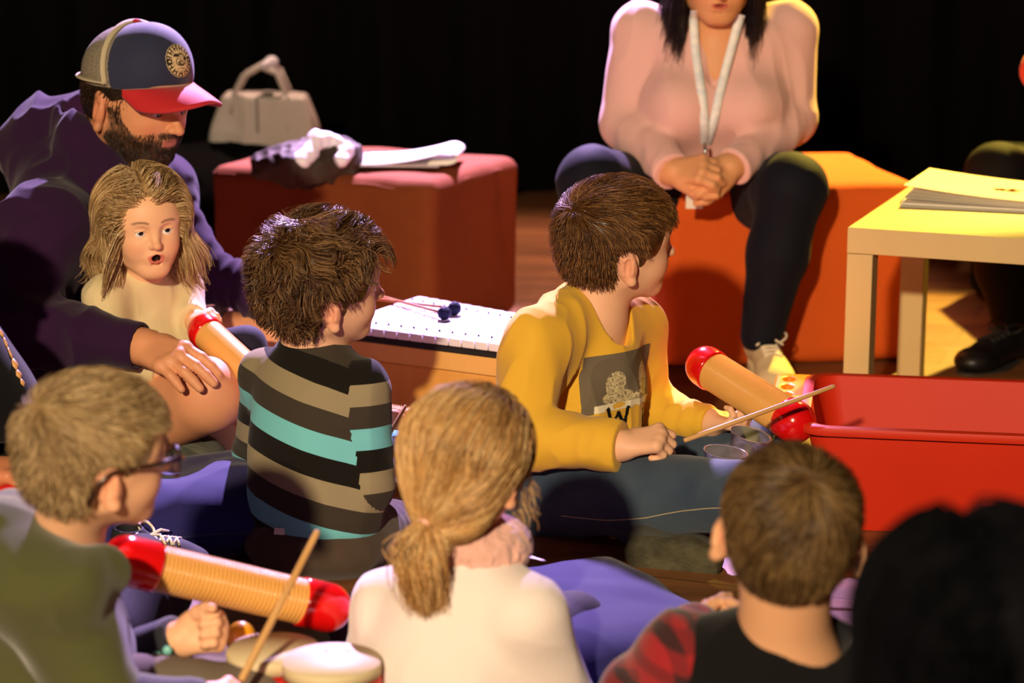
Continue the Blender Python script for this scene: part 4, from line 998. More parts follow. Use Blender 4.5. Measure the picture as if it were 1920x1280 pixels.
def man():
    t = thing('person', 'bearded adult in navy and red cap and plum hooded top, toddler in the lap', 'person', U(120, 860, 4.3)*A(1,1,0))
    S = Shape(); H = .240; R = rotm(-37, 15, 0); C = U(261, 180, 4.25); F = head(S, C, R, H, kid=False, jaw=1.06)
    nb, ch, pel = U(160, 345, 4.33), U(165, 470, 4.32), U(110, 745, 4.42)
    S.cap(F.pt((-.15, 0, -.20)), nb, .060, .068, k=.04); S.cap(F.pt((.0, 0, -.36)), nb+A(.03, -.02, -.02), .04, .06, k=.04); S.cap(nb, ch, .07, .10, k=.03); S.cap(ch, pel, .10, .10, k=.03)
    rs, re, rw = U(85, 425, 4.12), U(28, 612, 3.99), U(268, 650, 3.90)
    ls, le, lw = U(296, 356, 4.45), U(372, 505, 4.42), U(540, 570, 4.32)
    for a, b, c in ((rs, re, rw), (ls, le, lw)): limb(S, a, b, c, .045, .040, .031)
    hand(S, rw, U(318, 668, 3.85)-rw, A(.25, .45, -1), .185, curl=(.34, .30, .28, .30), thumb=(.25, .35), side=-1, spread=1.0, c2=.7)
    hand(S, lw, A(.9, -.2, -.35), A(0, .2, -1), .18, curl=.5, side=1)
    rh, rk, ra = U(70, 765, 4.32), U(388, 742, 3.90), U(215, 855, 4.03)
    lh, lk, la = U(230, 700, 4.45), U(528, 622, 4.36), U(440, 830, 4.20)
    S.chain([rh, rk], [.085, .062], k=.03); S.cap(rk, ra, .058, .040, k=.03); S.ell(rk+A(.005, -.01, .008), (.052,)*3, k=.03)
    S.chain([lh, lk], [.085, .060], k=.03); S.cap(lk, la, .056, .04, k=.03)
    shape_obj('body', S, .0030, mat('skin', **SKIN), t, skin_attr(F, 'd9976c', lips='a85c4e', brow='2a1a12', stubble='2a1b13', cheeks='c25a45'))
    eyes(t, F, '2a1e16', look=(0, -.35))
    # cropped hair under the cap
    hs = scalp(F, .003, .0, .0, -.30, temple=.10); V, Fq = hs.mesh(.0028); P, N = sample_surface(V, Fq, 6000, 3)
    base = Shape(); base.ops = [o for o in hs.ops if o[0] == 'u']; kk = F.loc(P)[:, 2] < .12
    strands('hair', P[kk], N[kk], lambda p: np.tile(A(-.2, 0, -1), (len(p), 1)), .010, hair_mat('hair_cropped_dark', '140e0a', '2a1d14', '4a3626'), t, F, base.eval, (.001, .004), 3, .0005, (.3, 30), seed=2, extra=(V, Fq))
    rg = np.random.default_rng(5)      # beard: short hairs on jaw and chin
    Vb, Fb = S_head_patch(C, R, H); Pb, Nb = sample_surface(Vb, Fb, 52000, 6); pl = F.loc(Pb)
    z, x, y = pl[:, 2], pl[:, 0], np.abs(pl[:, 1])
    w_ = ((z < -.20-.45*(.28-x).clip(-.08, .1)) & (x > .02) & (z > -.58) & (x > .10-.0*z)) | ((z < .0) & (z > -.5) & (x > .015) & (x < .15+(-.1-z).clip(0, .2)) & (y > .16) & (y < .345)) | ((z < -.16) & (z > -.22) & (y < .11) & (x > .33))
    lip = (np.abs(z+.247) < .034) & (y < .085) & (x > .31); w_ &= ~lip & (rg.uniform(0, 1, len(z)) < .8)
    strands('beard', Pb[w_], Nb[w_], lambda p: np.stack([.35+0*p[:, 0], p[:, 1]*.8, -1+0*p[:, 0]], 1), .0075, hair_mat('beard_dark', '120b08', '2b1c14', '4f3826'), t, F, None, (.001, .004), 3, .00030, (.5, 60), seed=3)
    trucker_cap(t, F)
    J = Shape(); Rt = rotm(-38)
    J.ell(U(165, 470, 4.32), (.150, .20, .17), Rt, k=.08); J.ell(U(130, 620, 4.37), (.155, .20, .17), Rt, k=.08); J.ell(pel, (.16, .21, .10), Rt, k=.06)
    J.cap(rs, nb-A(0,0,.03), .085, .07, k=.06); J.cap(ls, nb-A(0,0,.03), .066, .07, k=.06)
    J.cap(rs, re, .085, .072, k=.03); J.cap(re, rw, .066, .044, k=.03); J.cap(ls, le, .064, .058, k=.03); J.cap(le, lw, .056, .044, k=.03)
    # hood: thick roll lying round the neck and down the back
    hd = [U(235, 345, 4.24), U(190, 300, 4.20), U(150, 245, 4.27), U(165, 205, 4.40), U(215, 215, 4.48), U(262, 300, 4.42), U(262, 345, 4.33)]
    J.chain([U(248, 375, 4.22), U(196, 325, 4.20), U(158, 268, 4.25), U(146, 218, 4.34), U(170, 200, 4.44)], [.030, .034, .034, .030, .03], k=.03)
    J.chain([U(170, 200, 4.44), U(235, 250, 4.46), U(275, 330, 4.38), U(262, 380, 4.28)], [.03, .028, .028, .026], k=.03)
    J.chain([U(120, 225, 4.42), U(70, 262, 4.45), U(40, 300, 4.43)], [.050, .058, .050], k=.05); J.cap(U(60, 280, 4.4), U(110, 360, 4.36), .06, .08, k=.06)
    J.cap(nb+A(.01, -.01, .16), nb+A(.045, -.03, -.03), .066, .052, k=.012, m='s')
    J.cut(rw-nrm(rw-re)*.004, rw-re, .07); J.cut(lw, lw-le, .07)
    J.cap(rw-nrm(rw-re)*.02, rw, .034, .037, k=.003, m='s')
    J.disp = cloth_disp(7, .018, 41, (1, 1, .55), [(re, rw, .055, 4, .003), (le, lw, .05, 7, .0035), (ls, le, .06, 4, .003)], [(rw, .09), (lw, .08)]); J.dmax = .030
    shape_obj('hooded_top', J, .0042, hoodie_m, t)
    T = Shape(); T.ell(pel-A(0, 0, .02), (.15, .19, .09), Rt, k=.05)
    rc = rh+(rk-rh)*.50; lc = lh+(lk-lh)*.72
    T.cap(rh, rc, .105, .085, k=.03); T.cut(rc, rk-rh, .11); T.cap(lh, lc, .10, .082, k=.03); T.cut(lc, lk-lh, .11)
    T.disp = cloth_disp(8, .006, 51); T.dmax = .012
    shape_obj('shorts', T, .005, shorts_m, t)
    shoe(t, U(262, 862, 4.02), U(413, 862, 3.94), A(-.1, 1, .28), .092, mat('canvas_dark', '3b3a34', .8), mat('grey_green_sole', '55564a', .75, var=(20, .7, '3e4038', (1, 8, 1)), bump=(120, .0016, (1, 6, 1))), None, th=.022, h=.05)
    shoe(t, U(470, 830, 4.22), U(420, 905, 4.12), A(-.8, -.3, .5), .085, mat('cream_canvas', 'cdb98e', .8), mat('cream_sole', 'e2d2a6', .6), None, th=.02, h=.05)
def S_head_patch(C, R, H):
    S = Shape(); head(S, C, R, H, kid=False, jaw=1.06, ears=False); return S.mesh(.003)
# ================================================================== toddler on the lap
def toddler():
    t = thing('person', 'toddler with shoulder-length fair hair and cream blouse, on the lap of the capped adult', 'person', U(300, 700, 4.05)*A(1,1,0))
    S = Shape(); H = .186; R = rotm(-66, 4, 3); C = U(270, 419, 4.02); F = head(S, C, R, H, mouth_open=.046, jaw=.94, eye=1.1)
    nb, ch, pel = U(262, 530, 4.07), U(262, 600, 4.08), U(280, 690, 4.12)
    S.cap(F.pt((-.10, 0, -.25)), nb, .036, .040, k=.03); S.cap(nb, ch, .045, .06, k=.03); S.cap(ch, pel, .06, .06, k=.03)
    rs, re, rw = U(198, 560, 4.00), U(208, 655, 3.98), U(300, 690, 3.95)
    ls, le, lw = U(335, 545, 4.13), U(352, 600, 4.08), U(366, 602, 4.05)
    limb(S, rs, re, rw, .026, .022, .018); limb(S, ls, le, lw, .025, .022, .018)
    hand(S, lw, U(392, 588, 4.00)-lw, A(.3, .2, -.9), .100, curl=(.5, .55, .6, .6), side=1)
    hand(S, rw, U(330, 690, 3.95)-rw, A(.3, .3, -.9), .100, curl=.6, side=-1)
    shape_obj('body', S, .0019, mat('skin', **SKIN), t, skin_attr(F, 'edb88e', lips='d0685a', brow='6a4a30', mouth_open=.05))
    eyes(t, F, '2c2018', look=(0, .30))
    long_hair(t, F, hair_mat('hair_fair_brown', '5e4328', 'b8925e', 'e8cc9c', .35), n=11000, L=.58, front=.18, wav=(.85, 24), seed=8, rad=.00062, body=None, part=-.04, out=.12, nape=-.30, side=-.18)
    J = Shape(); Rt = rotm(-66)
    J.ell(U(266, 590, 4.08), (.070, .088, .075), Rt, k=.04); J.ell(U(275, 645, 4.09), (.082, .098, .07), Rt, k=.04)
    J.cap(rs, nb-A(0,0,.015), .038, .036, k=.03); J.cap(ls, nb-A(0,0,.015), .036, .036, k=.03)
    J.cap(rs, re, .040, .036, k=.02); J.cap(re, rw, .034, .026, k=.02); J.cap(ls, le, .038, .034, k=.02); J.cap(le, lw, .032, .025, k=.02)
    J.cap(nb+A(0, -.004, .008), nb-A(0, 0, .02), .046, .05, k=.02); J.cap(nb+A(.004, -.01, .03), nb+A(.004, -.008, -.01), .038, .034, k=.004, m='s')
    J.cut(lw, lw-le, .03); J.cut(rw, rw-re, .03)
    J.disp = cloth_disp(11, .007, 61, (1, 1, .5)); J.dmax = .012
    shape_obj('blouse', J, .0028, mat('cream_blouse', 'd9c595', .8, bump=(500, .0003), sheen=.15, sss=.05), t)
    T = Shape(); T.ell(pel, (.08, .09, .06), k=.03)
    for h_, k_, a_ in ((U(320, 668, 4.10), U(462, 648, 4.08), U(500, 760, 4.0)), (U(320, 700, 4.02), U(430, 700, 3.96), U(452, 745, 3.94))):
        T.chain([h_, k_], [.050, .034], k=.02); T.cap(k_, a_, .034, .026, k=.02)
    shape_obj('tights', T, .003, mat('navy_speckled_tights', '14142c', .85, sheen=.05, bump=(600, .0003)), t)
# ================================================================== woman in pink
def woman():
    t = thing('person', 'adult in pale pink top and white lanyard, hands clasped, sitting on the orange pouf', 'person', U(1340, 700, 5.2)*A(1,1,0))
    S = Shape(); H = .225; R = rotm(-88, 16, 0); C = U(1344, -62, 4.92); F = head(S, C, R, H, kid=False, jaw=1.05, mouth_open=.01)
    nb, ch, pel = U(1345, 62, 5.02), U(1345, 150, 5.02), U(1335, 345, 5.16)
    S.cap(F.pt((-.12, 0, -.22)), nb, .056, .062, k=.04); S.ell(U(1342, 122, 5.02), (.101, .122, .115), rotm(-90), k=.05); S.cap(nb, ch, .07, .09, k=.04); S.cap(ch, pel, .09, .10, k=.04)
    rs, re, rw = U(1205, 58, 5.04), U(1176, 232, 5.00), U(1262, 322, 4.80)
    ls, le, lw = U(1482, 55, 5.04), U(1486, 222, 5.00), U(1372, 312, 4.80)
    for a, b, c in ((rs, re, rw), (ls, le, lw)): limb(S, a, b, c, .045, .038, .029)
    # clasped hands: fingers of each hand laid over the back of the other
    hand(S, rw, U(1305, 318, 4.76)-rw, A(.75, .35, -.5), .165, curl=(.62, .66, .70, .72), thumb=(.55, .5), side=1, k=.004, spread=.7)
    hand(S, lw, U(1335, 325, 4.765)-lw, A(-.75, .2, -.5), .165, curl=(.66, .68, .70, .72), thumb=(.55, .5), side=-1, k=.004, spread=.7)
    shape_obj('body', S, .0030, mat('skin', **SKIN), t, skin_attr(F, 'd99c6c', lips='b8544a', brow='1c1210'))
    eyes(t, F, '1c120c')
    long_hair(t, F, hair_mat('hair_black', '050406', '0d0b0e', '1e1a1e', .3), n=9000, L=.92, front=.10, wav=(.16, 12), seed=9, rad=.0008, part=.02, out=.02, nape=-.42, side=-.3)
    J = Shape(); Rt = rotm(-90)
    J.ell(U(1345, 120, 5.03), (.115, .175, .13), Rt, k=.06); J.ell(U(1342, 235, 5.05), (.13, .165, .14), Rt, k=.06); J.ell(U(1338, 320, 5.12), (.14, .175, .10), Rt, k=.06)
    for x in (1280, 1400): J.ell(U(x, 200, 4.945), (.095, .090, .085), Rt, k=.045)
    J.cap(rs, nb+A(-.06, .0, -.02), .060, .05, k=.05); J.cap(ls, nb+A(.06, .0, -.02), .060, .05, k=.05)
    J.cap(rs, re, .064, .054, k=.02); J.cap(re, rw, .052, .039, k=.02); J.cap(ls, le, .064, .054, k=.02); J.cap(le, lw, .052, .039, k=.02)
    v0, v1, v2 = U(1345, 10, 4.94), U(1345, 80, 4.895), U(1338, 156, 4.90)
    J.chain([v0, v1, v2], [.066, .050, .012], k=.006, m='s'); J.cut(rw, rw-re, .06); J.cut(lw, lw-le, .06)
    J.disp = cloth_disp(7, .007, 71, (1, 1, .5), [(re, rw, .05, 3, .0018), (le, lw, .05, 4, .0022)]); J.dmax = .014
    shape_obj('pink_top', J, .0040, mat('pale_pink_knit', 'e2b2aa', .85, bump=(600, .0003), sheen=.2, spec=.15), t)
    T = Shape(); T.ell(pel, (.15, .18, .09), Rt, k=.05)
    for h_, k_, a_ in ((U(1275, 372, 5.14), U(1112, 342, 4.80), U(1120, 640, 4.86)), (U(1400, 372, 5.14), U(1485, 352, 4.80), U(1428, 628, 4.80))):
        T.chain([h_, k_], [.092, .076], k=.03); T.chain([k_, k_+(a_-k_)*.45, a_], [.072, .064, .046], k=.02)
    T.cut(U(1428, 652, 4.8), A(0, 0, -1), .06); T.disp = cloth_disp(8, .004, 81); T.dmax = .008
    shape_obj('trousers', T, .0045, mat('black_navy_trousers', '11121c', .75, sheen=.03, bump=(700, .0003), spec=.15), t)
    cr = mat('cream_canvas', 'cdb98e', .8); cs = mat('cream_sole', 'e2d2a6', .6)
    shoe(t, U(1420, 668, 4.88), U(1462, 738, 4.64), A(0, 0, 1), .088, cr, cs, white_lace, th=.020, h=.062)
    shoe(t, U(1118, 690, 4.92), U(1100, 745, 4.70), A(0, 0, 1), .088, cr, cs, white_lace, th=.020, h=.062)
    # lanyard draped from the neck to the hands
    lan = thing('lanyard', 'white patterned lanyard hanging in a V over the pink top', 'lanyard', U(1322, 200, 4.8))
    body2 = Shape(); body2.ops = S.ops+J.ops
    def mk(pts, nm):
        P = np.array([p for a_, b_ in zip(pts, pts[1:]) for p in [a_+(b_-a_)*u for u in np.linspace(0, 1, 10)[:-1]]]+[pts[-1]])
        q = np.array([p-A(0, .12, 0) for p in P]); sn = Shape(); sn.ops = [o for o in S.ops if o[0] == 'u']+[o for o in J.ops if o[0] == 'u']
        a_ = snap(sn, q, A(0, 1, 0), .004)
        col = []
        b = MB(); V = []; w_ = .0095; dr = np.gradient(a_, axis=0)
        for p, dd in zip(a_, dr):
            s = nrm(np.cross(dd, A(0, 1, 0))); V += [p-s*w_, p+s*w_, p+s*w_+A(0, .0015, 0), p-s*w_+A(0, .0015, 0)]
        n = len(a_); F_ = []
        for i in range(n-1):
            for k in range(4): F_.append((i*4+k, i*4+(k+1) % 4, (i+1)*4+(k+1) % 4, (i+1)*4+k))
        b.put(V, F_); m = mat('lanyard_white', 'f4f2ee', .6, var=(55, .4, 'a9c0d4')); o = b.build(nm, m, lan, True); fix_normals(o)
    mk([U(1298, 15, 4.95), U(1304, 90, 4.9), U(1314, 180, 4.9), U(1322, 272, 4.9)], 'strap')
    mk([U(1386, 25, 4.95), U(1372, 90, 4.9), U(1345, 180, 4.9), U(1325, 272, 4.9)], 'strap')
    MB().tube([U(1322, 268, 4.835), U(1322, 292, 4.82)], .004, 8).build('metal_clip', mat('clip_steel', 'b8b8b8', .3, metal=.9), lan, True)
    MB().box(U(1302, 372, 4.80), (.018, .0012, .024), frame_from(A(1, 0, 0), A(0, -.3, 1))).build('badge_card', mat('badge_white', 'e8e6d8', .5), lan)
# ================================================================== person at the right edge
def right_edge_person():
    t = thing('person', 'adult cut off by the right edge, dark trousers and black boots beyond the pale table', 'person', U(1990, 640, 5.3)*A(1,1,0))
    T = Shape(); pel = U(2080, 380, 5.55)
    T.ell(pel, (.16, .17, .10), k=.05)
    k1, k2 = U(1868, 326, 5.15), U(2010, 350, 5.05)
    T.chain([pel, k1], [.10, .068], k=.04); T.chain([k1, U(1880, 500, 5.12), U(1905, 622, 5.10)], [.066, .060, .050], k=.02)
    T.chain([pel+A(.1, 0, 0), k2], [.10, .07], k=.04); T.cap(k2, U(2010, 640, 5.0), .066, .05, k=.02)
    T.disp = cloth_disp(7, .006, 91); T.dmax = .012
    shape_obj('trousers', T, .0055, mat('black_brown_trousers', '14100f', .8, spec=.15), t)
    S = Shape(); C = U(2080, -120, 5.35); F = head(S, C, rotm(-140, 10), .22, kid=False); nb = U(2085, 10, 5.45)
    S.cap(F.pt((-.1, 0, -.2)), nb, .05, .06, k=.03); S.cap(nb, pel, .09, .10, k=.04)
    rs, re, rw = U(2010, 40, 5.35), U(1957, 132, 5.2), U(2010, 70, 5.1)
    limb(S, rs, re, rw, .045, .036, .028); limb(S, U(2180, 60, 5.5), U(2210, 260, 5.3), U(2090, 330, 5.15), .045, .036, .028)
    hand(S, rw, A(-.2, -.2, 1), A(0, -1, 0), .16, curl=.5, side=1); hand(S, U(2090, 330, 5.15), A(-1, -.2, -.1), A(0, 0, -1), .16, curl=.5, side=1)
    shape_obj('body', S, .0045, mat('skin', **SKIN), t, skin_attr(F, 'd99c6c'))
    J = Shape(); J.ell(U(2090, 120, 5.45), (.13, .19, .16), rotm(-140), k=.06); J.ell(U(2085, 270, 5.5), (.13, .17, .16), rotm(-140), k=.06)
    J.cap(rs, re, .058, .050, k=.02); J.cap(re, rw, .050, .042, k=.02); J.cap(U(2180, 60, 5.5), U(2210, 260, 5.3), .058, .05, k=.02); J.cap(U(2210, 260, 5.3), U(2090, 330, 5.15), .05, .04, k=.02); J.cut(rw, rw-re, .06)
    shape_obj('red_top', J, .006, mat('red_orange_jersey', 'd23a16', .85, sheen=.1), t)
    short_hair(t, F, MATS['hair_black'], n=1500, front=.1)
    blk = mat('black_leather', '120f12', .4, spec=.4); bs = mat('dark_sole', '2a2522', .7)
    shoe(t, U(1925, 668, 5.12), U(1806, 704, 4.90), A(0, 0, 1), .10, blk, bs, mat('black_laces', '0c0b0c', .7), th=.024, h=.07, name='boot')
    shoe(t, U(2040, 690, 5.02), U(1950, 740, 4.78), A(0, 0, 1), .10, blk, bs, None, th=.024, h=.07, name='boot')
    # black stool
# ================================================================== girl with the ponytail
def ponytail_girl():
    t = thing('person', 'small child in pale pink fleece, fair hair tied in a low ponytail', 'person', U(870, 1330, 2.82)*A(1,1,0))
    S = Shape(); H = .182; R = rotm(57, 2, 6); C = U(880, 862, 2.82); F = head(S, C, R, H)
    nb, ch = U(872, 1060, 2.84), U(865, 1200, 2.82); pel = A(nb[0], nb[1], .07)
    S.cap(F.pt((-.14, 0, -.22)), nb, .036, .042, k=.03); S.cap(nb, ch, .05, .06, k=.03); S.cap(ch, pel, .06, .07, k=.03)
    rs, re, rw = U(990, 1150, 2.76), U(1055, 1330, 2.82), U(1010, 1330, 3.0); ls, le, lw = U(735, 1140, 2.88), U(690, 1300, 2.95), U(780, 1290, 3.06)
    limb(S, rs, re, rw, .026, .024, .018); limb(S, ls, le, lw, .026, .024, .018)
    hand(S, rw, A(-.2, .9, .1), A(-.6, 0, -.6), .10, curl=.7, side=-1); hand(S, lw, A(.2, .9, .1), A(.6, 0, -.6), .10, curl=.7, side=1)
    shape_obj('body', S, .0024, mat('skin', **SKIN), t, skin_attr(F, 'e9b18a'))
    eyes(t, F, '4a3a2a')
    hm = hair_mat('hair_blonde', '80552a', 'cc985a', 'f4d49c', .35); hm2 = hm
    sc = scalp(F, .045, .10, -.16, -.54, temple=.20); sc.ell((-.17, 0, -.30), (.27, .27, .24), F=F, k=.08); sc.ops.insert(3, sc.ops.pop()); V, Fq = sc.mesh(.0028); P, N = sample_surface(V, Fq, 14000, 12)
    tie = A(-.45, .0, -.39); tw = F.pt(tie); base = Shape(); base.ops = [o for o in sc.ops if o[0] == 'u']
    rg = np.random.default_rng(4); n = len(P); dist = np.linalg.norm(F.loc(P)-tie, axis=1)
    L = dist*H*rg.uniform(.95, 1.12, n); L = np.where(rg.uniform(0, 1, n) < .12, L*.6, L)
    def dirf(p):
        d = tie-p; ds = np.linalg.norm(d, axis=1, keepdims=True); q = d/(ds+.02); up = np.clip((p[:, 2:3]-.1)/.4, 0, 1)
        return q+A(-.3, 0, -.2)*up
    strands('hair', P-N*.002, N, dirf, L, hm, t, F, base.eval, (.001, .010), 10, .00062, (.32, 24), seed=13, extra=(V, Fq), taper=.6)
    # ponytail and loose wisps
    n = 2600; rt = np.tile(tw, (n, 1))+rg.normal(0, .0045, (n, 3)); back = F.R@A(-1, .1, 0)
    ln = rg.uniform(.07, .115, n); ph = rg.uniform(0, 6.28, n); sp = rg.normal(0, 1, (n, 3))*A(.75, .4, .25)
    ts = np.linspace(0, 1, 10); pts = []
    for u in ts:
        bulge = math.sin(min(u*2.2, 1)*PI/2)*.020
        p = rt+A(0, 0, -1)*(ln*u)[:, None]+back*(.010*math.sin(u*PI)+.010)*(1 if u > 0 else 0)+sp*bulge*(1-.35*u)+F.R[:, 1]*(-.004*u)
        p = p+np.stack([np.sin(ph*.2+u*7+rt[:, 0]*500), np.cos(u*6+rt[:, 1]*400), 0*ph], 1)*.006*u
        pts.append(p)
    build_strands('ponytail', np.stack(pts, 1), hm2, t, .00075, 5, .4)
    b = MB(); ax = nrm(back+A(0, 0, -.5)); R2 = frame_from(ax, A(0, 0, 1))
    b.tube([tw+back*.006+R2@A(0, math.cos(q)*.0085, math.sin(q)*.0085) for q in np.linspace(0, 2*PI, 24)], .0038, 8, caps=False)
    b.build('hair_tie', mat('pink_elastic', 'e6b0a0', .8, sheen=.3), t, True)
    n = 28; u_ = rg.uniform(0, 1, n); side = F.pt((0, 0, 0)); pts = []
    r0 = np.array([F.pt((.18+.12*a, -.34+.03*b_, -.10-.12*c)) for a, b_, c in rg.uniform(-1, 1, (n, 3))])
    for u in np.linspace(0, 1, 10):
        pts.append(r0+A(0, 0, -1)*(.030+.03*u_[:, None])*u+F.R@A(.25, -.6, 0)*(.02*u*u)+np.stack([np.sin(u*9+r0[:, 2]*200), np.cos(u*8+r0[:, 0]*200), 0*u_], 1)*.004*u)
    build_strands('loose_hair', np.stack(pts, 1), hm2, t, .0006, 6, .5)
    J = Shape()
    J.ell(U(868, 1170, 2.82), (.10, .085, .11), k=.05); J.ell(U(862, 1290, 2.82), (.115, .10, .11), k=.05); J.ell(pel+A(0,0,.03), (.13, .12, .09), k=.05)
    J.cap(rs, nb-A(0,0,.02), .044, .045, k=.05); J.cap(ls, nb-A(0,0,.02), .044, .045, k=.05)
    J.cap(rs, re, .046, .045, k=.03); J.cap(re, rw, .042, .03, k=.02); J.cap(ls, le, .046, .045, k=.03); J.cap(le, lw, .042, .03, k=.02)
    J.cap(nb+A(0, 0, .006), nb-A(0, 0, .03), .050, .062, k=.03)
    J.disp = cloth_disp(7, .006, 101, (1, 1, .6)); J.dmax = .012
    shape_obj('fleece_top', J, .0034, mat('pale_pink_fleece', 'e6d8d2', .95, bump=(260, .0010), sheen=.4, spec=.1), t)
    K = Shape(); cc = nb+A(.012, .0, .030)      # curly plush collar
    for q in np.linspace(0, 2*PI, 15)[:-1]: 
        a, b_ = cc+A(math.cos(q)*.044, math.sin(q)*.040, .0), cc+A(math.cos(q+.45)*.044, math.sin(q+.45)*.040, -.004); K.cap(a, b_, .023, .023, k=.02)
    K.disp = lambda P: -.0045*(1-np.abs(2*noise(P, 95, 7)-1))-.002*noise(P, 210, 8); K.dmax = .008
    shape_obj('plush_collar', K, .0019, mat('curly_pink_plush', 'dcaa9c', .95, sheen=.5, bump=(420, .0012), spec=.1), t)
    T = Shape()
    for s in (-1, 1): T.cap(pel+A(s*.05, .02, -.005), pel+A(s*.15, .22, .0), .062, .05, k=.03); T.cap(pel+A(s*.15, .22, 0), pel+A(-s*.02, .30, -.025), .045, .036, k=.02)
    shape_obj('leggings', T, .005, mat('dark_leggings', '2a2430', .85), t)
# ================================================================== boy with glasses, green hoodie
def boy_glasses():
    t = thing('person', 'child with short blond hair and dark glasses in an olive hooded top', 'person', U(130, 1330, 2.8)*A(1,1,0))
    S = Shape(); H = .192; R = rotm(27, 3, 6); C = U(186, 848, 2.70); F = head(S, C, R, H)
    nb, ch = U(118, 1075, 2.78), U(95, 1180, 2.80); pel = A(ch[0], ch[1]+.0, .08)
    S.cap(F.pt((-.14, 0, -.18)), nb, .044, .048, k=.03); S.cap(nb, ch, .05, .06, k=.03); S.cap(ch, pel, .06, .07, k=.03)
    rs, re, rw = U(150, 1195, 2.66), U(215, 1330, 2.62), U(385, 1320, 2.66)
    ls, le, lw = U(40, 1110, 2.92), U(200, 1265, 2.86), U(336, 1198, 2.82)
    limb(S, rs, re, rw, .028, .026, .021); limb(S, ls, le, lw, .028, .026, .021)
    hand(S, rw, U(440, 1300, 2.70)-rw, A(-.1, .6, -.7), .115, curl=(.9, 1, 1, 1), thumb=(.4, .7), side=-1)
    hand(S, lw, A(.85, -.2, .25), A(-.1, -.85, .5), .125, curl=(1.0, 1.08, 1.12, 1.12), thumb=(.35, .5), side=1, spread=.3)
    shape_obj('body', S, .0023, mat('skin', **SKIN), t, skin_attr(F, 'e9b28a', brow='9a7a50'))
    eyes(t, F, '3a3a40')
    short_hair(t, F, hair_mat('hair_dark_blond', '54402a', 'a48458', 'dfc294', .4), thick=.016, n=15000, length=.085, top=2.0, whorl=(-.40, .0, .36), fwd=.75, front=.15, side=-.02, nape=-.25, temple=.15, seed=21, wav=(.30, 22), lift=(.001, .012), rad=.0005, swirl=.25)
    g = mat('tortoise_frame', '1c120c', .25, spec=.6, coat=.4, var=(90, .5, '5a2c10'))
    gl = thing('eyeglasses', 'dark tortoiseshell eyeglasses on the blond child in the olive top', 'eyeglasses', F.pt((.45, 0, 0)))
    for s in (-1, 1):
        c = F.pt((.465, s*.165, -.03)); fr = F.R@np.array(Matrix.Rotation(s*.12, 3, 'Z'))
        def rim(k, q): return c+fr@A(0, math.copysign(abs(math.cos(q))**.75, math.cos(q))*.125*H*k, math.copysign(abs(math.sin(q))**.75, math.sin(q))*.098*H*k)
        MB().tube([rim(1, q) for q in np.linspace(0, 2*PI, 40)], .0017, 8, caps=False).build('rim', g, gl, True)
        b = MB(); ring = [rim(.97, q) for q in np.linspace(0, 2*PI, 40)[:-1]]; o_ = fr@A(.0006, 0, 0); n = len(ring)
        b.put([p+o_ for p in ring]+[p-o_ for p in ring], [tuple(range(n)), tuple(reversed(range(n, 2*n)))]+[(i, n+i, n+(i+1) % n, (i+1) % n) for i in range(n)])
        b.build('lens', mat('lens_glass', 'ffffff', .02, trans=1, ior=1.3), gl)
        p0 = F.pt((.455, s*.295, .035)); pts = [F.pt(x) for x in ((.455, s*.295, .035), (.30, s*.36, .03), (.05, s*.405, .02), (-.05, s*.418, .01), (-.13, s*.415, -.06), (-.185, s*.40, -.20))]
        b = MB(); b.tube(pts, [.0026, .0022, .0020, .0020, .0022, .0026], 8, flat=1.5); b.build('temple_arm', g, gl, True)
        MB().tube([p0-F.R[:, 1]*s*.003, p0+F.R[:, 0]*.004], .0026, 8).build('hinge', mat('gold_hinge', 'd8901c', .25, metal=.9), gl, True)
    MB().tube([F.pt((.475, -.05, 0)), F.pt((.50, 0, .015)), F.pt((.475, .05, 0))], .0016, 8).build('bridge', g, gl, True)
    J = Shape(); Rt = rotm(28)
    J.ell(U(100, 1180, 2.80), (.085, .115, .11), Rt, k=.05); J.ell(U(95, 1300, 2.80), (.095, .12, .11), Rt, k=.05); J.ell(pel, (.10, .12, .07), k=.05)
    J.cap(rs, nb-A(0,0,.02), .048, .045, k=.05); J.cap(ls, nb-A(0,0,.02), .048, .045, k=.05)
    J.cap(rs, re, .050, .044, k=.03)
    # hood lying on the back and shoulders
    J.chain([U(205, 1075, 2.66), U(150, 1110, 2.63), U(60, 1080, 2.66), U(10, 1010, 2.74), U(25, 960, 2.86)], [.022, .030, .036, .036, .026], k=.03)
    J.chain([U(60, 1115, 2.66), U(-30, 1050, 2.74)], [.045, .05], k=.05)
    J.cap(nb+A(.01, .0, .09), nb+A(.015, .0, -.01), .060, .040, k=.012, m='s')
    J.disp = cloth_disp(6.5, .014, 111, (1, 1, .7)); J.dmax = .022
    shape_obj('hooded_top', J, .0034, mat('olive_fleece', '4b4c2c', .92, bump=(500, .0004), sheen=.3, spec=.1), t)
    K = Shape(); K.cap(ls, le, .044, .042, k=.02); K.cap(le, lw, .042, .032, k=.02); K.cap(re, rw, .042, .033, k=.02); K.cut(lw, lw-le, .05); K.cut(rw, rw-re, .05)
    K.disp = cloth_disp(8, .005, 121); K.dmax = .010
    o = shape_obj('dark_sleeves', K, .0032, mat('navy_black_cotton', '14151f', .85, sheen=.25), t)
    for q, (px, py) in enumerate(((320, 1216), (327, 1243))):
        p = snap(K, [lw+(le-lw)*(.10+.14*q)+A(0, -.06, .004)], A(0, 1, 0), .0005)[0]
        MB().lathe([(0, .0062), (.0015, .0064), (.003, .0045), (.0034, .0005)], p, A(0, -1, .2), 20).build('snap_button', mat('teal_snap', '6fb8b0', .35, spec=.6), o, True)
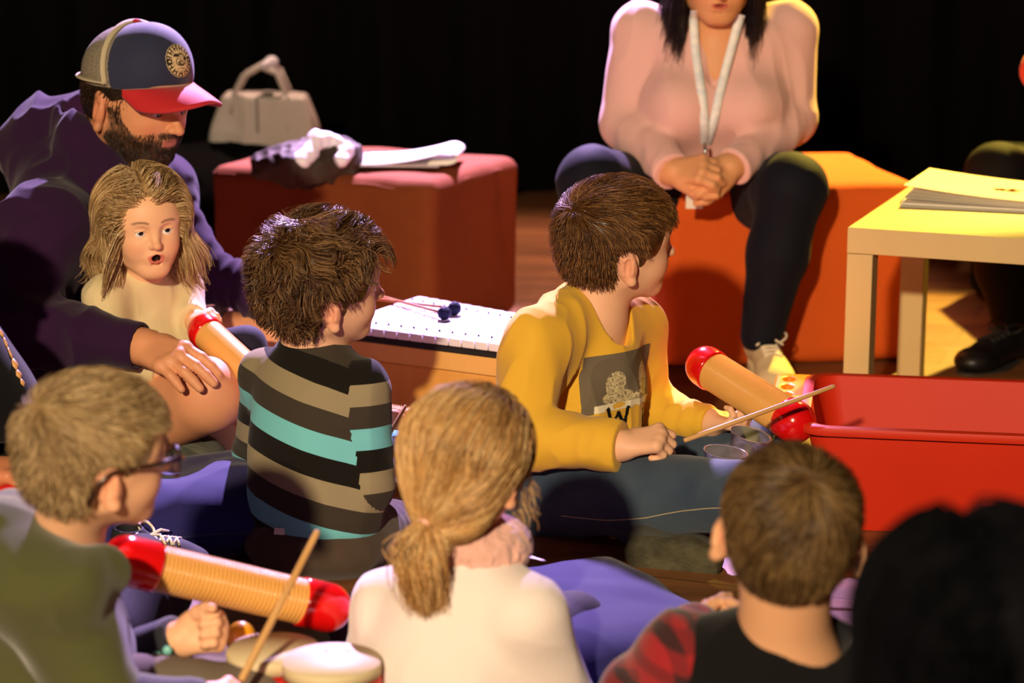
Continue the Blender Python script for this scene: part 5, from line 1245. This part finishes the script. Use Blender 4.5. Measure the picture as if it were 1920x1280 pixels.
    T = Shape(); kn = U(290, 1105, 3.08); an = FZ(262, 1042, .055); D_ = Shape(); D_.cap(pel+A(.02, .08, 0), kn, .062, .050, k=.03); D_.cap(kn, an, .047, .034, k=.02); D_.disp = cloth_disp(9, .005, 133); D_.dmax = .01; D_.cut(an, an-kn, .05)
    shape_obj('dark_trouser_leg', D_, .004, mat('night_blue_denim', '10121c', .85, bump=(900, .0004)), t)
    T.cap(U(330, 1290, 2.86), U(405, 1262, 2.84), .040, .034, k=.02)
    T.cap(pel+A(.04, -.04, 0), A(pel[0]+.27, pel[1]-.03, .07), .06, .05, k=.03); T.cap(A(pel[0]+.27, pel[1]-.03, .07), pel+A(.16, .12, -.04), .045, .034, k=.02)
    T.disp = cloth_disp(9, .005, 131); T.dmax = .01
    shape_obj('trousers', T, .004, mat('warm_grey_cotton', '6a5e50', .9), t)
    shoe(t, FZ(212, 1068, .021), FZ(392, 1064, .021), A(0, -.05, 1), .075, mat('navy_canvas', '15161c', .8), mat('white_rubber', 'd6cec2', .5), white_lace, th=.02, h=.045)
# ================================================================== boy at the lower right
def boy_plaid():
    t = thing('person', 'child with brown hair seen from behind, black top, red checked sleeve', 'person', U(1480, 1330, 2.52)*A(1,1,0))
    S = Shape(); H = .180; R = rotm(84, 0, 5); C = U(1482, 988, 2.50); F = head(S, C, R, H, ey=.425, ea=40, es=1.1)
    nb, ch = U(1468, 1215, 2.53), U(1460, 1300, 2.53); pel = A(nb[0], nb[1], .07)
    S.cap(F.pt((-.10, 0, -.20)), nb, .050, .058, k=.03); S.ell(nb-A(0, .0, .02), (.07, .055, .035), k=.03); S.cap(nb, ch, .05, .06, k=.03); S.cap(ch, pel, .06, .07, k=.03)
    rs, re, rw = U(1610, 1290, 2.50), A(.46, 2.56, .14), A(.33, 2.78, .16); ls, le, lw = U(1308, 1240, 2.56), A(.16, 2.60, .15), A(.24, 2.80, .16)
    limb(S, rs, re, rw, .028, .026, .02); limb(S, ls, le, lw, .028, .026, .02)
    hand(S, rw, A(-.4, .9, 0), A(-.7, -.3, 0), .11, curl=.8, side=-1); hand(S, lw, A(.4, .9, 0), A(.7, -.3, 0), .11, curl=.8, side=1)
    shape_obj('body', S, .0024, mat('skin', **SKIN), t, skin_attr(F, 'd6a078')); eyes(t, F)
    short_hair(t, F, hair_mat('hair_mid_brown', '2a1c0e', '604628', 'a88658', .35), thick=.015, n=15000, length=.26, top=1.25, whorl=(-.28, -.05, .42), fwd=.3, front=.12, side=-.12, nape=-.42, temple=.16, seed=31, wav=(.40, 20), lift=(.002, .012), rad=.0006, swirl=.2, steps=9)
    J = Shape()
    J.ell(U(1465, 1310, 2.53), (.105, .08, .10), k=.05); J.ell(pel+A(0, 0, .06), (.12, .10, .13), k=.05)
    J.cap(rs, nb-A(0, 0, .03), .050, .045, k=.05); J.cap(ls+A(.02, 0, .01), nb-A(0, 0, .03), .045, .045, k=.05); J.cap(nb+A(-.025, 0, -.004), nb+A(.03, 0, -.02), .052, .052, k=.03)
    J.cap(rs, re, .048, .044, k=.03); J.cap(re, rw, .04, .03, k=.02)
    J.cap(nb+A(.018, -.02, .075), nb+A(.026, -.020, -.01), .068, .046, k=.006, m='s')
    J.disp = cloth_disp(7, .005, 141); J.dmax = .01
    shape_obj('black_top', J, .0035, mat('black_cotton', '0c0a0c', .9, sheen=.15, spec=.15), t)
    K = Shape(); K.cap(ls+A(-.012, 0, -.008), le, .056, .05, k=.03); K.cap(le, lw, .046, .034, k=.02); K.cap(ls+A(-.02, .01, -.0), ls+A(.05, .02, .0), .054, .045, k=.03); K.disp = cloth_disp(8, .006, 151); K.dmax = .012
    def plaid(V):
        q = V*A(1, 1, 1); a = np.sin((q[:, 0]+q[:, 1]*.5)*170); b = np.sin((q[:, 2]-q[:, 1]*.3)*170); r, k = A(*lin('93121a')), A(*lin('300a0e'))
        w_ = (.5*(a > .2)+.5*(b > .2))[:, None]; return {'col': r*(1-w_)+k*w_}
    shape_obj('checked_sleeve', K, .0028, mat('red_black_check', rough=.9, attr='col', sheen=.25, bump=(500, .0004)), t, plaid)
    T = Shape()
    for s in (-1, 1): T.cap(pel+A(s*.05, .02, -.005), pel+A(s*.17, .22, .0), .062, .05, k=.03); T.cap(pel+A(s*.17, .22, 0), pel+A(-s*.02, .30, -.025), .045, .036, k=.02)
    shape_obj('trousers', T, .005, mat('dark_leggings', '2a2430', .85), t)
# ================================================================== dark head in the corner, figure at the left edge
def dark_head():
    t = thing('person', 'blurred black-haired head nearest the viewer in the lower right corner', 'person', A(.36, 1.72, 0))
    S = Shape(); H = .225; R = rotm(95, 5, 0); C = U(1835, 1225, 1.75); F = head(S, C, R, H, kid=False); nb = F.pt((-.2, 0, -.75)); pel = A(nb[0], nb[1]-.05, .12)
    S.cap(F.pt((-.1, 0, -.2)), nb, .055, .06, k=.03); S.cap(nb, pel, .08, .10, k=.03); shape_obj('body', S, .004, mat('skin', **SKIN), t, skin_attr(F, 'c98a60'))
    eyes(t, F)
    long_hair(t, F, hair_mat('hair_blue_black', '020204', '050508', '0a0a10', .7, .08), n=9000, L=.75, front=.1, wav=(.2, 14), seed=41, rad=.0009, nape=-.42)
    J = Shape(); J.ell(nb-A(0, .02, .11), (.19, .12, .14), k=.05); J.ell(pel+A(0, 0, .06), (.19, .14, .17), k=.05)
    for s in (-1, 1): J.chain([nb+A(s*.16, 0, -.06), nb+A(s*.22, .05, -.30), A(nb[0]+s*.12, nb[1]+.25, .16)], [.06, .055, .04], k=.03)
    J.cap(pel+A(-.08, 0, -.02), pel+A(-.22, .32, -.02), .09, .06, k=.03); J.cap(pel+A(.08, 0, -.02), pel+A(.22, .32, -.02), .09, .06, k=.03)
    shape_obj('dark_clothes', J, .006, mat('black_cotton', '0c0a0c', .9), t)
def left_edge_person():
    t = thing('person', 'figure cut off by the left edge, black clothes with thin gold trim', 'person', A(-1.02, 3.45, 0))
    S = Shape(); H = .20; C = U(-150, 480, 3.5); F = head(S, C, rotm(10, 5), H); nb = U(-165, 620, 3.52); pel = A(nb[0], nb[1], .10)
    S.cap(F.pt((-.1, 0, -.2)), nb, .045, .05, k=.03); S.cap(nb, pel, .07, .08, k=.03)
    rw = U(-50, 888, 3.42); re = U(-140, 900, 3.34); rs = U(-110, 700, 3.40)
    limb(S, rs, re, rw, .03, .028, .026); hand(S, rw, U(5, 890, 3.42)-rw, A(.3, -.1, -1), .135, curl=(.5, .5, .5, .5), thumb=(.5, .3), side=-1)
    S.cap(rw, U(10, 890, 3.44), .028, .030, k=.02)
    shape_obj('body', S, .0028, mat('skin', **SKIN), t, skin_attr(F, 'c98058')); eyes(t, F)
    short_hair(t, F, MATS['hair_dark_brown'], n=1500, front=.1)
    J = Shape(); J.ell(U(-120, 760, 3.52), (.13, .12, .17), k=.05); J.ell(pel+A(.02, 0, .05), (.14, .12, .14), k=.05); J.cap(U(-90, 650, 3.50), U(-14, 765, 3.50), .070, .070, k=.06); J.cap(U(-22, 760, 3.50), U(-35, 860, 3.52), .066, .05, k=.05)
    J.cap(rs, re, .045, .042, k=.03); J.cap(re, rw, .040, .034, k=.02); J.cut(rw, rw-re, .05)
    J.cap(pel+A(.05, 0, -.03), pel+A(.30, .12, -.03), .07, .055, k=.03)
    shape_obj('black_clothes', J, .0045, mat('black_cotton', '0c0a0c', .9), t)
    pts = snap(J, [U(x, y, 3.28) for x, y in ((-4, 612), (6, 630), (14, 650), (24, 672), (32, 694), (40, 712), (47, 727))], U(20, 670, 4)-U(20, 670, 3), .001)
    pts[:, 1] = np.minimum(pts[:, 1], 3.55); b = MB()
    for a, c, r in zip(pts, pts[1:], (.004, .0025, .0022, .006, .006, .0045)): b.tube([a, a+(c-a)*.25, a+(c-a)*.6, c], [.0012, r*.7, r, .0012], 8, flat=.5)
    b.build('gold_trim', mat('gold_trim', 'd8a060', .4, spec=.5), t, True)
    guiro(U(-130, 985, 3.40), U(70, 935, 3.40), .034, 'red-ended guiro under the hand at the left edge of the photo', cap=.32, ribs=20)
# ================================================================== things on the left pouf and on the floor
def magazine():
    t = thing('magazine', 'open white magazine with one cover curled over, on the rust-red pouf', 'magazine', FZ(790, 305, .41))
    c = FZ(800, 303, .412); R = rotm(-4); m = mat('glossy_white_paper', 'f2eee8', .35, spec=.5)
    b = MB(); n = 26; V = []
    w_, d = .27, .20
    path = [(0, 0)]
    pts = []
    for i in range(n+1):
        u = i/n
        if u < .55: x, z = -w_*.55+u/.55*w_*.75, .006+.030*(u/.55)**2.2
        else:
            a = (u-.55)/.45*PI*1.15; x, z = w_*.20+.030*math.sin(a), .036-.015*(1-math.cos(a))
            if a > PI: x -= (a-PI)*.06; z = .006
        pts.append((x, z))
    for k in (0, 1):
        for x, z in pts:
            for y in (-d/2, d/2): V.append(c+R@A(x+.02*y/d*0, y, z+.0012*k))
    F = []; m2 = 2*(n+1)
    for i in range(n): a = 2*i; F += [(a, a+1, a+3, a+2), (m2+a, m2+a+2, m2+a+3, m2+a+1), (a, a+2, m2+a+2, m2+a), (a+1, m2+a+1, m2+a+3, a+3)]
    b.put(V, F); o = b.build('curled_page', m, t, True); fix_normals(o)
    MB().box(c+R@A(-.075, 0, .0035), (.115, d/2+.004, .0022), R).build('lower_pages', mat('magazine_cover', 'b9b2b8', .4), t)
magazine()
def scarf():
    t = thing('crumpled_garment', 'crumpled dark padded garment with modelled white highlights, heaped on the rust-red pouf', 'clothing', FZ(585, 330, .41))
    S = Shape(); P = lambda x, y, Y: U(x, y, Y)
    S.ell(P(590, 305, 5.33), (.085, .07, .035), k=.03); S.ell(P(545, 312, 5.30), (.07, .06, .026), k=.03); S.ell(P(630, 302, 5.34), (.045, .05, .035), k=.03)
    S.disp = lambda Q: -.018*(1-np.abs(2*noise(Q, 15, 3)-1))**2-.008*(1-np.abs(2*noise(Q, 34, 4)-1)); S.dmax = .03
    shape_obj('outer_fabric', S, .0035, mat('olive_brown_padding', '3a2c22', .7, var=(20, .5, '251c18'), bump=(300, .0008), spec=.4), t)
    b = Shape(); b.chain([P(553, 296, 5.26), P(566, 302, 5.24), P(580, 290, 5.26), P(596, 262, 5.29), P(612, 262, 5.30), P(632, 272, 5.30), P(648, 285, 5.29), P(640, 300, 5.26)], [.009, .013, .013, .017, .014, .014, .014, .012], k=.012)
    b.disp = lambda Q: -.007*(1-np.abs(2*noise(Q, 40, 6)-1)); b.dmax = .01
    shape_obj('white_highlight', b, .0028, mat('white_highlight_satin', 'e9e4f2', .35, spec=.6), t)  # white rolls stand in for glossy highlights on the dark fabric
scarf()
def handbag():
    gnd = FZ(500, 470, 0); Y = 6.25; base = U(495, 300, Y)
    t = thing('handbag', 'pale grey structured handbag with two tall handles in the dark behind the man\'s cap', 'handbag', (base[0], Y, base[2]-.2))
    S = Shape(); a = U(395, 240, Y); b_ = U(598, 250, Y)
    S.box(U(497, 238, Y), (.150, .060, .092), rotm(-6), rd=.014, k=0); [S.cut(U(px, 215, Y), A(sx, 0, .40), .2, .012) for px, sx in ((405, -1), (590, 1))]
    S.disp = cloth_disp(9, .005, 5); S.dmax = .01
    gl = mat('grey_leather', '9a948c', .5, bump=(300, .0004)); o = shape_obj('bag_body', S, .004, gl, t)
    for dy in (-.045, .045):
        pts = [U(438, 210, Y)+A(0, dy, 0), U(444, 170, Y)+A(0, dy, 0), U(460, 140, Y)+A(0, dy, 0), U(492, 122, Y)+A(0, dy, 0), U(522, 134, Y)+A(0, dy, 0), U(538, 170, Y)+A(0, dy, 0), U(542, 212, Y)+A(0, dy, 0)]
        MB().tube(pts, .0085, 10).build('handle', gl, t, True)
    K = Shape(); K.chain([U(494, 124, Y-.05), U(508, 118, Y-.02), U(512, 124, Y+.04)], [.010, .016, .013], k=.01); K.disp = cloth_disp(20, .004, 5); K.dmax = .006
    shape_obj('knotted_scarf', K, .003, mat('grey_silk', 'a8a8b0', .6), t)
    for x in (482, 540): MB().box(U(x, 215, Y-.066), (.0025, .002, .05)).build('seam_strip', mat('grey_leather_dark', '5a5450', .6), t)
    # black coats heaped under it
    q = thing('coat_heap', 'heap of black coats under the pale grey handbag', 'coats', U(480, 330, 6.2)*A(1, 1, 0))
    G = Shape(); zz = U(495, 300, Y)[2]-.02
    cx = U(470, 300, Y)[0]
    G.ell((cx, Y+.02, .14), (.34, .24, .19), k=.05); G.ell((cx+.06, Y, zz-.10), (.23, .17, .12), k=.06); G.ell((cx-.16, Y-.10, .16), (.2, .18, .16), k=.06)
    G.disp = lambda P: -.03*(1-np.abs(2*noise(P, 8, 3)-1))**2; G.dmax = .04
    shape_obj('black_fabric', G, .008, mat('black_wool', '040405', .95, spec=.05), q); q['kind'] = 'thing' if False else q.get('kind', '') or 'thing'
    del q['kind']
handbag()
def drum(c, r, h, label):
    t = thing('hand_drum', label, 'drum', (c[0], c[1], 0), 'pair of small drums')
    MB().lathe([(.004, r*.80), (h*.3, r*.84), (h*.8, r*.97), (h-.004, r*.98)], A(c[0], c[1], 0), (0, 0, 1), 64).build('shell', mat('drum_red', 'c41a14', .4, coat=.2), t, True)
    MB().lathe([(h*.985-.014, r*1.005), (h*.985-.002, r*1.01), (h+.0015, r*.985), (h+.002, .0005)], A(c[0], c[1], 0), (0, 0, 1), 64).build('drum_skin', mat('drum_skin_cream', 'd4c29a', .6, var=(12, .4, 'c8b488'), sss=.05), t, True)
    MB().lathe([(h*.985-.020, r*1.004), (h*.985-.0145, r*1.012), (h*.985-.030, r*1.012), (h*.985-.034, r*.99)][::-1], A(c[0], c[1], 0), (0, 0, 1), 64, cap=False).build('red_hoop', mat('drum_red', 'c41a14'), t, True)
    gold, green = mat('drum_gold_paint', 'd8a850', .5), mat('drum_green_paint', '2f7a34', .5)
    b, g = MB(), MB(); n = 12
    for i in range(n):
        a = 2*PI*(i+.25)/n; z0 = h*.70; rr = lambda z: r*(.80+.04*min(z/(h*.3), 1)+.13*max((z-h*.3)/(h*.5), 0))+.0016
        def at(da, z): z = min(max(z, .005), h*.8); q = a+da; return A(c[0]+math.cos(q)*rr(z), c[1]+math.sin(q)*rr(z), z)
        w_ = PI/n*.80; b.tube([at(-w_, z0), at(0, z0+.011), at(w_, z0), at(0, z0-.011), at(-w_, z0)], .0011, 4, caps=False)
        b.tube([at(-w_, z0-.02), at(0, z0-.009), at(w_, z0-.02), at(0, z0-.030), at(-w_, z0-.02)], .0011, 4, caps=False)
        g.put([at(-w_*.4, z0), at(0, z0+.005), at(w_*.4, z0), at(0, z0-.005)], [(0, 3, 2, 1)])
    b.put(g.V, g.F, 1); b.build('painted_band', [gold, green], t)
    return t
d1, d2 = FZ(512, 1216, .13), FZ(622, 1238, .14)
drum(d1, .062, .130, 'small red drum with golden-lit cream skin, left of the two by the big guiro')
t_ = drum(d2, .064, .140, 'small red drum with faint pencil marks, right of the two by the big guiro')
b = MB(); q0 = FZ(608, 1222, .1426)
for k, (x0, y0, x1, y1) in enumerate(((0, 0, .004, .011), (.012, 0, .015, .006), (.017, .001, .020, .006), (.023, .001, .027, .005), (.029, .002, .034, .006))): b.tube([q0+A(x0, y0, 0), q0+A(x1, y1, 0)], .0005, 4)
b.build('pencil_marks', mat('pencil', '4a4650', .8), t_)
def cup(c, ax, r0, r1, h, label, yel=False):
    t = thing('plastic_cup', label, 'cup', c, 'clear plastic cups'); c = np.asarray(c, float)
    pr = [(.001, .0005), (.0012, r0*.96), (.004, r0), (h, r1), (h+.001, r1+.0016), (h-.0008, r1+.0012), (h-.001, r1-.0008), (.0045, r0-.001), (.0024, r0*.93), (.0022, .0005)]
    MB().lathe(pr, c, ax, 40, cap=False).build('cup_wall', mat('clear_plastic', 'f4ecea', .06, trans=.92, ior=1.35, spec=.6), t, True)
    return t
cup(U(1352, 905, 3.62), nrm(A(.12, -.05, 1)), .026, .036, .055, 'clear plastic cup standing in the lap of the boy in yellow, nearer the viewer')
cup(U(1392, 868, 3.74), nrm(A(.25, -.1, 1)), .026, .036, .055, 'clear plastic cup behind the nearer cup in the lap of the boy in yellow')
def shaker():
    c = FZ(452, 1196, .11); t = thing('rattle', 'yellow ball-shaped rattle beside the hand with teal cuff snaps', 'rattle', c)
    S = Shape(); S.ell(c, (.021, .021, .024), k=0); shape_obj('yellow_ball', S, .002, mat('yellow_plastic', 'e8a51c', .35, coat=.3), t)
    MB().tube([c-A(0, 0, .02), c-A(.01, -.01, .105)], .005, 10).build('handle', mat('dark_handle', '2a201a', .6), t, True)
shaker()
boy_yellow(); boy_stripes(); man(); toddler(); woman(); right_edge_person(); ponytail_girl(); boy_glasses(); boy_plaid(); dark_head(); left_edge_person()
cushion(U(390, 985, 3.70)*A(1,1,0), .42, .36, .13, 14, 'rumpled navy floor cushion under the boy in stripes, lit violet', 5)
cushion(FZ(1040, 1190, .05)*A(1,1,0), .48, .46, .11, 28, 'navy floor cushion beside the fair-haired ponytail, its corner towards the boots', 9)
